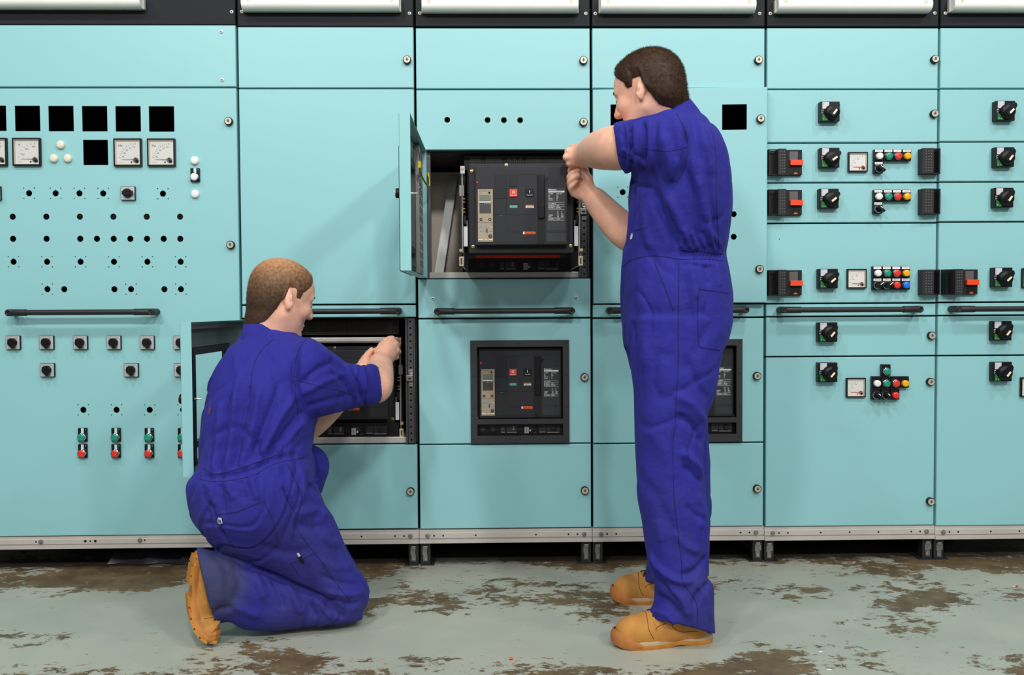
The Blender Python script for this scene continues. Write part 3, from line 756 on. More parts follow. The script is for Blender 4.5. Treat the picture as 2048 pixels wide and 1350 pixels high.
def m_br_btn(which):
    mb = MB()
    if which == 'off': bx_(mb, U(1019), U(1033.3), V(738.2), V(751.5), -.004, 0, ORRED, .0008); cx = U(1026.1)*S; mb.text('O', cx, -.0043, -V(743.4)*S, .0088, INKW, bold=True); mb.text('Push OFF', cx, -.0043, -V(749.2)*S, .0036, INKW)
    else: bx_(mb, U(1047.9), U(1062.5), V(737.4), V(751.2), -.004, 0, BLK, .0008); cx = U(1055.2)*S; mb.text('I', cx, -.0043, -V(742.6)*S, .0090, INKW, bold=True); mb.text('Push ON', cx, -.0043, -V(748.9)*S, .0036, INKW)
    return mb.mesh('push_button')
ORRED = mat('orange_red_button', (226, 66, 42), .4)
def m_br_flag(which):
    mb = MB()
    if which == 'g': bx_(mb, U(1019.3), U(1033.3), V(766.6), V(771.8), -.0012, 0, GRTAG); mb.text('O OFF', U(1026)*S, -.0015, -V(769.2)*S, .0052, mat('pale_green_print', (150, 210, 196), .5))
    else: bx_(mb, U(1047.9), U(1062.8), V(766.2), V(769.2), -.0012, 0, OCTAG); bx_(mb, U(1047.9), U(1062.8), V(769.2), V(771.6), -.0012, 0, INKW); mb.text('discharged', U(1055)*S, -.0015, -V(770.4)*S, .0030, INK)
    return mb.mesh('indicator_flag')
def m_br_handle():
    mb = MB(); bx_(mb, U(1069.4), U(1082.5), V(711.5), V(834.8), -.0012, 0, BLACKIN); bx_(mb, U(1070.2), U(1081.8), V(712.2), V(790), -.0065, -.001, BLK, .0012); bx_(mb, U(1071), U(1081), V(766), V(790), -.0085, -.005, BLK, .001)
    mb.prism([(U(1083)*S, -V(718)*S), (U(1083)*S, -V(729)*S), (U(1090)*S, -V(718)*S)][::-1], -.0006, 0, BLK)
    return mb.mesh('charging_handle')
def m_br_label():
    mb = MB(); bx_(mb, U(1086), U(1119), V(736), V(812), -.0004, 0, mat('label_slate', (44, 47, 51), .5)); bx_(mb, U(1086), U(1119), V(814.5), V(815), -.0006, 0, mat('faint_line', (84, 78, 78), .5)); bx_(mb, U(1086), U(1120), V(817), V(832), -.0006, 0, mat('label_slate2', (46, 48, 52), .5))
    def T(s, x, y, h, w, bold=True): mb.text(s, U(x)*S, -.0008, -V(y)*S, h*S, INKW, 'l', wmax=w*S, bold=bold)
    def Ln(y): bx_(mb, U(1089), U(1117.6), V(y), V(y+.35), -.0008, -.0003, INKW)
    T('Masterpact', 1089, 738.8, 2.3, 16)
    bx_(mb, U(1089), U(1118), V(741), V(744), -.0008, -.0003, INKW); mb.text('NW20 H1   Merlin Gerin', U(1090)*S, -.0010, -V(742.5)*S, 1.5*S, INK, 'l', wmax=26*S)
    for a, b, y in (('Ui 1000V', 'Uimp 12kV', 746.4), ('Ue', 'Icu', 749.4), ('(V)', '(kA)', 752), ('220/440', '65', 754.8), ('525/690', '65', 757.6)): T(a, 1089, y, 1.6, 10); T(b, 1103.4, y, 1.6, 11)
    T('~', 1098.5, 754.8, 1.6, 3); T('~', 1098.5, 757.6, 1.6, 3)
    Ln(762); T('Ics = 100% Icu', 1089, 763.9, 1.6, 15); Ln(765.6); T('Icw 65kA/1s', 1089, 767.3, 1.6, 12); T('cat B', 1103.4, 767.3, 1.6, 6); Ln(769.2); T('IEC 60947-2', 1089, 770.8, 1.6, 11); T('50/60Hz', 1103.4, 770.8, 1.6, 7); T('UTE VDE BS CEI UNE AS NEMA', 1089, 772.8, 1.2, 24, False); Ln(774.4)
    for x, y, t in ((1104.4, 778.4, 'Ue'), (1111.5, 778.4, 'In'), (1104.4, 781.4, '(V)'), (1111.5, 781.4, '(A)'), (1104.4, 784.6, '690'), (1111.5, 784.6, '2000'), (1104.4, 787.4, '440'), (1111.5, 787.4, '2000')): T(t, x, y, 1.6, 4.4)
    T('AC23A', 1089, 784.6, 1.9, 8); T('AC3', 1089, 787.4, 1.9, 5); Ln(789.6); T('IEC 60947-3', 1089, 791.7, 1.7, 11); T('50/60Hz', 1103.4, 791.7, 1.6, 7); Ln(793.4)
    return mb.mesh('rating_label')
def m_br_tag():
    mb = MB(); bx_(mb, U(1045.5), U(1065.3), V(814), V(818.6), -.0012, 0, ORTAG); bx_(mb, U(1043), U(1045.5), V(814), V(818.6), -.0012, 0, WHITE); mb.text('Merlin Gerin', U(1055.3)*S, -.0015, -V(816.4)*S, .0042, mat('tag_print', (120, 50, 20), .5), wmax=17*S, bold=True)
    return mb.mesh('maker_tag')
def m_br_screw():
    mb = MB(); mb.lathe(0, 0, 0, [(.0075, 0), (.0075, .001), (.0055, .004), (.003, .0045)], BRASS, 16); mb.box(0, -.0046, 0, .006, .0006, .0012, INK, rot=Matrix.Rotation(.6, 3, 'Y')); mb.box(0, -.0046, 0, .0012, .0006, .006, INK, rot=Matrix.Rotation(.6, 3, 'Y')); return mb.mesh('cover_screw')
def breaker(label, P, screws=True):
    o = thing('circuit_breaker', label, 'circuit breaker', P, 'draw-out circuit breakers')
    cv = put('front_cover', cached('brc', lambda: m_br_cover(1)), o, P, label='anthracite moulded front cover')
    put('cover_panel', cached('brp', m_br_panels), cv, P)
    put('reset_light', cached('brl', m_br_led), o, P, label='small red round light')
    t = put('trip_unit', cached('brt', m_br_trip), o, P, label='champagne coloured trip unit with small dials'); put('screen', cached('brs', m_br_screen), t, P); put('keypad', cached('brk', m_br_keys), t, P)
    put('push_button', cached('bro', lambda: m_br_btn('off')), o, P, label='orange-red push off button'); put('push_button', cached('bri', lambda: m_br_btn('on')), o, P, label='black push on button')
    put('indicator_flag', cached('brg', lambda: m_br_flag('g')), o, P, label='green indicator flag'); put('indicator_flag', cached('brw', lambda: m_br_flag('w')), o, P, label='ochre and white indicator flag')
    put('charging_handle', cached('brh', m_br_handle), o, P, label='long black charging handle in its slot')
    put('rating_label', cached('brlab', m_br_label), o, P, label='slate rating plate with white print'); put('maker_tag', cached('brtag', m_br_tag), o, P, label='orange maker tag')
    if screws:
        for u, v in ((U(951.5), V(703.5)), (U(1014), V(693)), (U(1130), V(839)), (U(953), V(839.5))): put('cover_screw', cached('brsc', m_br_screw), o, P+Vector((u*S, .030, -v*S)))
    return o
PB3 = at(1040.4, 767.0); PB3.y = .014
BR3 = breaker('breaker behind the closed door under the drawn-out one, framed in black', PB3)
BR4 = breaker('breaker mostly hidden behind the legs of the standing man', PB3+Vector((.65, 0, -.0005)))
PU = at(1042.8, 410.8, -.33)
BRU = breaker('drawn-out breaker sticking out of the upper opening, beside the standing man\'s hands', PU)
PL = PB3+Vector((-.65, .02, -.003))
BRL = breaker('breaker in the low opening, half covered by the kneeling man\'s arm', PL)

# ------------------------------------------------------------------ black escutcheon frames on the breaker doors
def m_escutcheon():
    "origin at the breaker face centre on the door plane"
    mb = MB(); u0, u1, v0, v1 = U(941), U(1138.3), V(680), V(887.5)
    hs = [rect(U(954)*S, U(1126)*S, -V(838)*S, -V(693)*S), rect(U(954)*S, U(1126)*S, -V(871.5)*S, -V(848)*S)]
    panel_geo(mb, u0*S, u1*S, -v1*S, -v0*S, hs, ESC, t=.012, sheet=.012, ch=.002)
    for (x, y) in ((947, 687), (1039, 687), (1132, 686), (947, 751), (1132, 750), (947, 815), (1132, 814), (947, 878.5), (1040, 878.5), (1132, 878)):
        mb.lathe(U(x)*S, 0, -V(y)*S, [(.0028, 0), (.0028, .0006), (.0014, .0008)], BLACKIN, 10)
    return mb.mesh('escutcheon_frame')
ESC = mat('escutcheon_black', (43, 44, 48), .5, bump=.05, scale=500)
def m_cassette_base():
    "black terminal tray with knobs, under the breaker; origin as for the breaker, face at y=0"
    mb = MB(); bx_(mb, U(938), U(1144), V(845), V(873.5), .004, .30, BLK)
    for x in (965, 985): mb.lathe(U(x)*S, .004, -V(859)*S, [(.010, 0), (.010, .001)], CARC, 18)
    for v in (854, 865): mb.lathe(U(975)*S, .004, -V(v)*S, [(.003, 0), (.0025, .001)], BLACKIN, 10)
    bx_(mb, U(1000), U(1010), V(852), V(868), -.001, .006, CARC); bx_(mb, U(1012), U(1034), V(852), V(868), -.001, .006, CARC)
    mb.text('25', U(1005.5)*S, -.0013, -V(859)*S, .006, mat('dim_print', (110, 110, 110), .5)); mb.lathe(U(1026.5)*S, .0, -V(860)*S, [(.0045, 0), (.004, .002)], mat('dim_print', (110, 110, 110), .5), 14); bx_(mb, U(1025), U(1028), V(853), V(857), -.0013, 0, mat('dim_print', (110, 110, 110), .5))
    mb.lathe(U(1040)*S, .004, -V(859)*S, [(.009, 0), (.009, .002), (.006, .002)], BLACKIN, 18)
    bx_(mb, U(1048.5), U(1057.5), V(855), V(868.5), -.002, .005, mat('grey_lever', (150, 150, 152), .4)); bx_(mb, U(1052.6), U(1053.4), V(857), V(866), -.0024, 0, INK)
    mb.lathe(U(1060)*S, .004, -V(859)*S, [(.011, 0), (.011, .002)], CARC, 18); mb.prism([(U(1058.5)*S, -V(864.5)*S), (U(1062)*S, -V(864)*S), (U(1059.5)*S, -V(860)*S)], .0005, .003, INKW)
    for x, y in ((1066, 854), (1069, 854), (1067, 860), (1066, 867), (1069, 867), (1071, 867)): bx_(mb, U(x), U(x+1), V(y), V(y+1), -.0005, .004, mat('dim_print', (110, 110, 110), .5))
    bx_(mb, U(1078), U(1092), V(851), V(868.5), -.0005, .004, CARC); bx_(mb, U(1093), U(1120), V(851), V(868.5), -.0005, .004, CARC); mb.lathe(U(1108)*S, .0, -V(859)*S, [(.011, 0), (.010, .004), (.007, .005)], BLACKIN, 18)
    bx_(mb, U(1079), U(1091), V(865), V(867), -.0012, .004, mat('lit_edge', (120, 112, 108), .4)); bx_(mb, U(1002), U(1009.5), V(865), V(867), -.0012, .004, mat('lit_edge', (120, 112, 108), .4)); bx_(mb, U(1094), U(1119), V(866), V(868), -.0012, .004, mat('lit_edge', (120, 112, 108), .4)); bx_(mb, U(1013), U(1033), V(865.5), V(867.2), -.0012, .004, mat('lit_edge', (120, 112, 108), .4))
    return mb.mesh('cassette_base')
for k, PB in ((2, PB3), (3, PB3+Vector((.65, 0, -.0005)))):
    X0, X1 = COLS[k]
    y0, y1 = ((638.2, 886.6), (637.2, 884.8))[k-2]
    dx = 0 if k == 2 else 1
    z_a = cz(k, y1); z_b = cz(k, y0); o = Vector(((X0+X1)/2, 0, (z_a+z_b)/2)); q = PB-o
    hole = [rect(q.x+U(948)*S, q.x+U(1132)*S, q.z-V(876)*S, q.z-V(686)*S)]
    mb = MB(); panel_geo(mb, X0+GAP/2-o.x, X1-GAP/2-o.x, z_a-o.z, z_b-o.z, hole, TEAL)
    d = put('door', mb, CABS[k], o, label='door with a framed breaker window')
    lock(d, *((1168.6, 754), (1513, 751.5))[k-2])
    P = PB.copy(); P.y = -.010; put('escutcheon_frame', cached('esc', m_escutcheon), d, P, label='black window frame')
    P = PB.copy(); put('cassette_base', cached('cbase', m_cassette_base), CABS[k], P, label='black breaker cassette front')

# ------------------------------------------------------------------ the two open compartments
def m_post(h):
    mb = MB(); n = int(h/.0246); hs = [circ(0, .014+.0246*i, .0036, 12) for i in range(n)]
    panel_geo(mb, -.0125, .0125, 0, h, hs, POST, t=.02, mback=BLACKIN); mb.bx(-.019, -.0125, -.004, .03, 0, h, POST); mb.bx(.0125, .016, -.004, .03, 0, h, POST); mb.bx(-.011, .011, .012, .014, 0, h, BLACKIN)
    return mb
def m_catch():
    mb = MB(); mb.bx(-.0085, .0085, -.003, 0, .016, .030, GALV, .001); mb.lathe(0, -.003, .023, [(.0042, 0), (.003, .002)], STEEL, 12); mb.lathe(0, -.005, .023, [(.0016, 0), (.001, .0004)], BLACKIN, 8)
    mb.bx(-.004, .009, -.008, 0, .010, .018, STEEL, .001); mb.bx(-.016, .0085, -.012, 0, -.012, .010, GALV, .001); mb.bx(-.010, .003, -.0125, -.011, -.005, .001, BLACKIN)
    mb.bx(-.0085, .0085, -.003, 0, -.033, -.018, GALV, .001); mb.lathe(0, -.003, -.026, [(.0042, 0), (.003, .002)], STEEL, 12); mb.lathe(0, -.005, -.026, [(.0016, 0), (.001, .0004)], BLACKIN, 8)
    return mb.mesh('door_catch')
def m_vents():
    mb = MB(); mb.bx(-.20, .20, .004, .008, -.028, .028, BLACKIN); VG = mat('vent_grid', (74, 68, 62), .5)
    for x0, x1 in ((-.175, -.140), (-.117, -.060), (-.036, -.024), (-.016, -.004), (.006, .018), (.036, .172)):
        n = max(2, round((x1-x0)/.0062)); 
        for i in range(n+1): x = x0+(x1-x0)*i/n; mb.bx(x-.0006, x+.0006, 0, .004, -.019, .019, VG)
        for j in range(6): z = -.019+.0076*j; mb.bx(x0, x1, .0, .004, z-.0006, z+.0006, VG)
    return mb.mesh('vent_grille')
def m_side_mech(side, ext):
    "steel guide with levers, springs and pins beside the breaker; ext: rails pulled out by this much"
    mb = MB(); s = side; t_ = 21 if ext else 0
    bx_(mb, -1.5, 1.5, V(672+t_), V(874), .02, .30, GALV)                         # side plate
    bx_(mb, -1.0*s-4, -1.0*s+4, V(672.5+t_), V(686+t_), .002, .006, STEEL); mb.lathe(-1.0*s*S, .002, -V(678+t_)*S, [(.0045, 0), (.0045, .002), (.003, .003)], BRASS, 12)
    mb.tube([(0, .004, -V(686+t_*.6)*S), (.0, .004, -V(699)*S), (.0025*s, .004, -V(702)*S), (-.001*s, .004, -V(706)*S), (0, .004, -V(716)*S), (0, .004, -V(770)*S)], .0016, STEEL, 8)
    bx_(mb, -3, 5, V(728), V(747), .008, .012, GALV) if s > 0 else bx_(mb, -5, 3, V(728), V(747), .008, .012, GALV)
    bx_(mb, -.6, .8, V(742), V(850), .004, .006, STEEL)
    for v in (752, 758, 770, 776): bx_(mb, -3*s-2.2, -3*s+2.2, V(v), V(v+1.6), .0, .010, mat('brass_pin', (186, 150, 84), .35, .8))
    bx_(mb, -6*s-3.6, -6*s+3.6, V(803), V(839), -.002, .004, mat('white_lever', (206, 208, 210), .35, .1), .001); bx_(mb, -8.5*s-.5, -8.5*s+.5, V(792), V(803), 0, .003, STEEL)
    bx_(mb, -4*s-3, -4*s+3, V(783), V(798), .0, .01, BLK)
    mb.tube([(.006*s, .02, -V(846)*S), (.006*s, -.004, -V(846)*S)], [.006, .0055], mat('brass_knob', (214, 186, 128), .3, .6), 12)
    bx_(mb, 2*s-4, 2*s+4, V(857), V(874), .002, .006, mat('cream_block', (196, 184, 150), .5)); bx_(mb, 2*s-1.6, 2*s+1.6, V(860), V(871), .001, .003, INK)
    return mb.mesh('guide_mechanism')
def compartment(k, ytop, ybot, PB, sill):
    cab = CABS[k]; X0, X1 = COLS[k]; zt = cz(k, ytop); zb = cz(k, ybot)
    c = Vector(((X0+X1)/2, 0, 0))
    mb = MB(); mb.bx(X0+.045-c.x, X1-.03-c.x, .022, .30, 0, sill, ALU, .002); put('sill', mb, cab, Vector((c.x, 0, zb+.001)), label='brushed metal sill')
    P = Vector((X1-.0265, .012, zb)); po = put('post', m_post(zt-zb), cab, P, label='dark post with a row of holes')
    put('door_catch', cached('catch', m_catch), po, Vector((P.x, .010, (zt+zb)/2+.012)), label='zinc door catch')
    P = Vector((X0+.040, .03, zb)); mb = MB(); mb.bx(-.012, .012, 0, .03, 0, zt-zb, POST); put('post', mb, cab, P)
    put('vent_grille', cached('vents', m_vents), cab, Vector((PB.x-.005, .055, zt-.034)), label='dark vent grids')
    return zb, zt
zbU, ztU = compartment(2, 301.5, 556, PB3, .022)
zbL, ztL = compartment(1, 637, 889.5, PL, .022)
# lower one: cassette pushed in
put('cassette_base', cached('cbase', m_cassette_base), C2, PL+Vector((0, .002, 0)), label='black breaker cassette front')
mb = MB(); bx_(mb, U(915), U(1143), V(672), V(680.5), 0, .03, ALU, .002); bx_(mb, U(915), U(1142), V(680.5), V(682.5), .006, .03, ALU)
put('cassette_rail', mb, C2, PL+Vector((0, .004, .001)), label='bright steel cross rail')
put('guide_mechanism', cached('gmR', lambda: m_side_mech(1, 0)), C2, PL+Vector((U(1147.5)*S, .0, 0)), label='steel guide with rods and springs')
put('guide_mechanism', cached('gmL', lambda: m_side_mech(-1, 0)), C2, PL+Vector((U(933)*S, .0, 0)), label='steel guide with rods and springs')
# upper one: base stays in, breaker drawn out on rails
QU = PB3+Vector((0, .012, 0)); QU.z = zbU+.022+(873.5-767)*S
put('cassette_base', cached('cbase', m_cassette_base), C3, QU, label='black breaker cassette front')
mb = MB(); bx_(mb, U(953), U(1121), V(835.5), V(844.8), -.012, .01, mat('red_shutter_bright', (236, 50, 24), .5))
for i in range(1, 6): bx_(mb, U(953+i*28), U(953.6+i*28), V(835.5), V(844.8), -.0126, -.011, mat('shutter_line', (120, 20, 12), .5))
put('safety_shutter', mb, C3, QU, label='red shutter strip')
for s, u in ((1, U(1148)), (-1, U(932))):
    put('guide_mechanism', cached('gmRx' if s > 0 else 'gmLx', lambda: m_side_mech(s, 1)), BRU, PU+Vector((u*S*.985, .03, .0)), label='steel guide with rods and springs')
    mb = MB(); mb.bx(-.004, .004, PU.y+.05-0, .05, -.012, .012, GALV); put('slide_rail', mb, C3, Vector((QU.x+u*S*.995, 0, PU.z-.165)), label='steel slide rail carrying the breaker')
# left of the drawn-out breaker: primer-coloured back plate, black side sheet
xa, xb = at(855, 400, .38).x, at(927, 400, .38).x
put('back_plate', MB().bx(xa-C3.location.x, xb-C3.location.x, .38, .384, zbU+.02, ztU-.02, BEIGE), C3, C3.location, label='beige back plate')
mb = MB(); xq = at(925, 400, .08).x-C3.location.x; mb.bx(xq-.003, xq, .08, .38, zbU+.02, ztU-.05, CARC); put('partition', mb, C3, C3.location, label='steel partition sheet')
# loose cover bar leaning inside the compartment
a = at(877, 541, .15); a.z = zbU+.0235; b = at(907, 352, .36); b.y = .36
o = thing('cover_strip', 'bright metal strip leaning inside the upper opening, left of the drawn-out breaker', 'metal strip', a)
dv = (b-a); Lb = dv.length; dz = dv.normalized(); sx = Vector((1, 0, 0)); sx = (sx-dz*sx.dot(dz)).normalized(); ny = dz.cross(sx).normalized()
mb = MB(); R3 = Matrix((sx, ny, dz)).transposed()
def bar(x0, x1, y0, y1, z0, z1, m):
    vs = [R3 @ Vector((x, y, z)) for x in (x0, x1) for y in (y0, y1) for z in (z0, z1)]
    mb.add(vs, [(0, 1, 3, 2), (4, 6, 7, 5), (0, 4, 5, 1), (2, 3, 7, 6), (0, 2, 6, 4), (1, 5, 7, 3)], m)
bar(-.016, .018, -.001, .001, 0, Lb, mat('dull_zinc', (244, 246, 246), .4, .1)); bar(.018, .020, -.001, .028, 0, Lb, GALV)
put('flat_bar', mb, o, a)
mb = MB()
for i in range(16): bar(.0195, .0206, .004, .008, .12+.012*i, .126+.012*i, mat('slot_edge', (190, 186, 150), .4))
put('slots', mb, o, a)['kind'] = 'stuff'

# ------------------------------------------------------------------ the two open doors
def open_door(k, ytop, ybot, ang, window, name_lab, hx):
    X0, X1 = COLS[k]; zt = cz(k, ytop); zb = cz(k, ybot); w = .65-GAP; h = zt-zb
    P = Vector((hx, -.002, zb)); mb = MB(); hs = []
    qx = PB3.x-(.65+GAP/2); qz = ((zt+zb)/2-zb) + (PB3.z-(cz(2, 886.6)+cz(2, 638.2))/2)
    if window: hs = [rect(qx+U(948)*S, qx+U(1132)*S, qz-V(876)*S, qz-V(686)*S)]
    INN = mat('door_inside', (112, 122, 122), .4, .35)
    panel_geo(mb, 0, w, 0, h, hs, TEAL, t=.034, mback=INN)
    mb.bx(.004, w-.004, .030, .034, h-.004, h-.0035, TEAL)
    d = put('door', mb, CABS[k], P, rotz=ang, label=name_lab)
    def sub(nm, m_, loc, lab=None):
        o = bpy.data.objects.new(nm, m_ if not isinstance(m_, MB) else m_.mesh(nm)); COL.objects.link(o); o.parent = d; o.location = loc; WL[o.name] = P
        if lab: o['label'] = lab
        return o
    if window:
        sub('escutcheon_frame', m_escutcheon_in(), (qx, -.010, qz), 'black window frame')
    sub('lock', cached('lock', m_lock), (w-.030, 0, h*.5+.0), 'lock seen from the side')
    m2 = MB(); m2.tube([(w-.030, .003, h*.5), (w-.030, .030, h*.5)], [.008, .006], BLK, 12); m2.tube([(w-.030, .030, h*.5), (w-.030, .052, h*.5)], [.0045, .0015], STEEL, 10); sub('lock_pin', m2, (0, 0, 0))
    return d, w, h, sub
def m_escutcheon_in():
    def f():
        mb = MB(); u0, u1, v0, v1 = U(941), U(1138.3), V(680), V(887.5)
        hs = [rect(U(954)*S, U(1126)*S, -V(838)*S, -V(693)*S), rect(U(954)*S, U(1126)*S, -V(871.5)*S, -V(848)*S)]
        panel_geo(mb, u0*S, u1*S, -v1*S, -v0*S, hs, ESC, t=.020, sheet=.020, ch=.002)
        return mb.mesh('escutcheon_frame')
    return cached('esc2', f)
d, w, h, sub = open_door(1, 638.5, 887.6, math.radians(-90.5), True, 'open door seen edge-on with an empty window', GAP/2+.001)
for z in (h-.014, .014):
    m2 = MB(); m2.bx(.01, w-.01, .004, .02, z-.008, z+.008, GALV); sub('stiffener', m2, (0, 0, 0))
d, w, h, sub = open_door(2, 302.2, 555.3, math.radians(-90), True, 'small open door seen edge-on above the knee handles', .65+GAP/2+.001)
for x, wd in ((.03, .03), (.075, .05), (.135, .05)):
    m2 = MB(); m2.bx(x, x+wd, .004, .022, .012, h-.012, GALV)
    for j in range(14): m2.box(x+wd*.5, .0224, .03+j*(h-.06)/13, .006, .001, .005, mat('punch_mark', (200, 204, 206), .4))  # pale punched marks down the channel
    sub('stiffener', m2, (0, 0, 0), 'galvanised channel with punched marks')
# earth wire looping from the cabinet to the open door
ew = [at(839, 333, -.25), at(843, 350, -.20), at(851, 366, -.12), at(858, 373, -.06), at(859, 362, -.01), at(856, 347, .03)]
def smooth_path(p, n=6):
    out = []
    for i in range(len(p)-1):
        p0, p1, p2, p3 = p[max(i-1, 0)], p[i], p[i+1], p[min(i+2, len(p)-1)]
        for j in range(n):
            t = j/n; out.append(.5*((2*p1)+(p2-p0)*t+(2*p0-5*p1+4*p2-p3)*t*t+(3*p1-p0-3*p2+p3)*t**3))
    return out+[p[-1]]
pts = smooth_path(ew); o0 = pts[0]
mb = MB(); mb.tube([p-o0 for p in pts], .0030, WGRN, 8); n = len(pts)
mb.tube([p-o0+Vector((0, -.0006, .0012)) for p in pts[2:-2]], .0024, WYEL, 8)
e = put('earth_wire', mb, C3, o0, label='green and yellow earth wire')
mb = MB(); mb.box(0, 0, .006, .010, .010, .022, WYEL, .001); put('sleeve', mb, e, o0, label='yellow sleeve')
mb = MB(); mb.tube([(0, 0, 0), pts[-4]-pts[-1]], .0042, WYEL, 8); put('sleeve', mb, e, pts[-1], label='yellow sleeve')

# ------------------------------------------------------------------ small loose things on the floor
def sheet():
    p0 = floor_at(228, 1121); rng = np.random.default_rng(3); mb = MB(); nx, ny = 26, 10; vs = []
    for j in range(ny):
        for i in range(nx):
            x = i/(nx-1)*.62; y = j/(ny-1)*.22; z = .012+.030*math.sin(PI*j/(ny-1))+.010*math.sin(7*x*6+3*y*20)*math.sin(9*y*8)+.006*rng.normal()
            if j == 0: z = .003
            vs.append((x+.02*math.sin(j*1.3), y+.01*math.sin(i), max(z, .003)))
    fs = [(j*nx+i, j*nx+i+1, (j+1)*nx+i+1, (j+1)*nx+i) for j in range(ny-1) for i in range(nx-1)]
    mb.add(vs, fs, mat('grey_polythene', (50, 48, 53), .35), True)
    o = put('plastic_sheet', mb, None, (p0.x, .06, 0)); tag(o, 'crumpled grey plastic sheet under the left cabinet', 'plastic sheet')
sheet()
for x, y, c, nm, lab in ((1022, 1320, RED, 'red_scrap', 'tiny red plastic cap lying on the floor between the two men'), (2033, 1174.5, RED, 'wire_end', 'tiny red and white wire end on the floor at far right')):
    q = floor_at(x, y); mb = MB(); mb.tube([(-.004, 0, .0035), (.004, .001, .0035)], .0034, c, 8)
    if nm == 'wire_end': mb.tube([(-.012, 0, .003), (-.004, 0, .0035)], .0015, WHITE, 8)
    tag(put(nm, mb, None, q), lab, 'scrap')
for x, y, lab in ((1641, 1305, 'scrap of white tape on the floor, the one nearer the standing man\'s boot'), (1658, 1341, 'scrap of white tape on the floor at the bottom edge of the photo')):
    q = floor_at(x, y); mb = MB(); mb.prism([(-.006, 0), (.0, -.002), (.007, .0), (.002, .003), (-.003, .004)], 0, .001, WHITE)
    for i, v in enumerate(mb.v): mb.v[i] = (v[0], v[2]*1.5, .001+v[1]*2)
    tag(put('tape_scrap', mb, None, q), lab, 'scrap')
# ------------------------------------------------------------------ the two men: volumes grown from sections, then meshed
import openvdb as vdb
from mathutils import noise as mnoise
def n3(a): return np.array(a, dtype=np.float64)
def A3(x, y, Y): return n3(at(x, y, Y))
def smin(a, b, k):
    if k <= 0: return np.minimum(a, b)
    h = np.maximum(k-np.abs(a-b), 0)/k
    return np.minimum(a, b)-h*h*k*.25
BIG = .06
def spline(pts, rs, m=5):
    Q = [np.r_[n3(p), r] for p, r in zip(pts, rs)]; out = []
    for i in range(len(Q)-1):
        p0, p1, p2, p3 = Q[max(i-1, 0)], Q[i], Q[i+1], Q[min(i+2, len(Q)-1)]
        for j in range(m):
            t = j/m; out.append(.5*((2*p1)+(p2-p0)*t+(2*p0-5*p1+4*p2-p3)*t*t+(3*p1-p0-3*p2+p3)*t**3))
    out.append(Q[-1]); return [o[:3] for o in out], [o[3] for o in out]
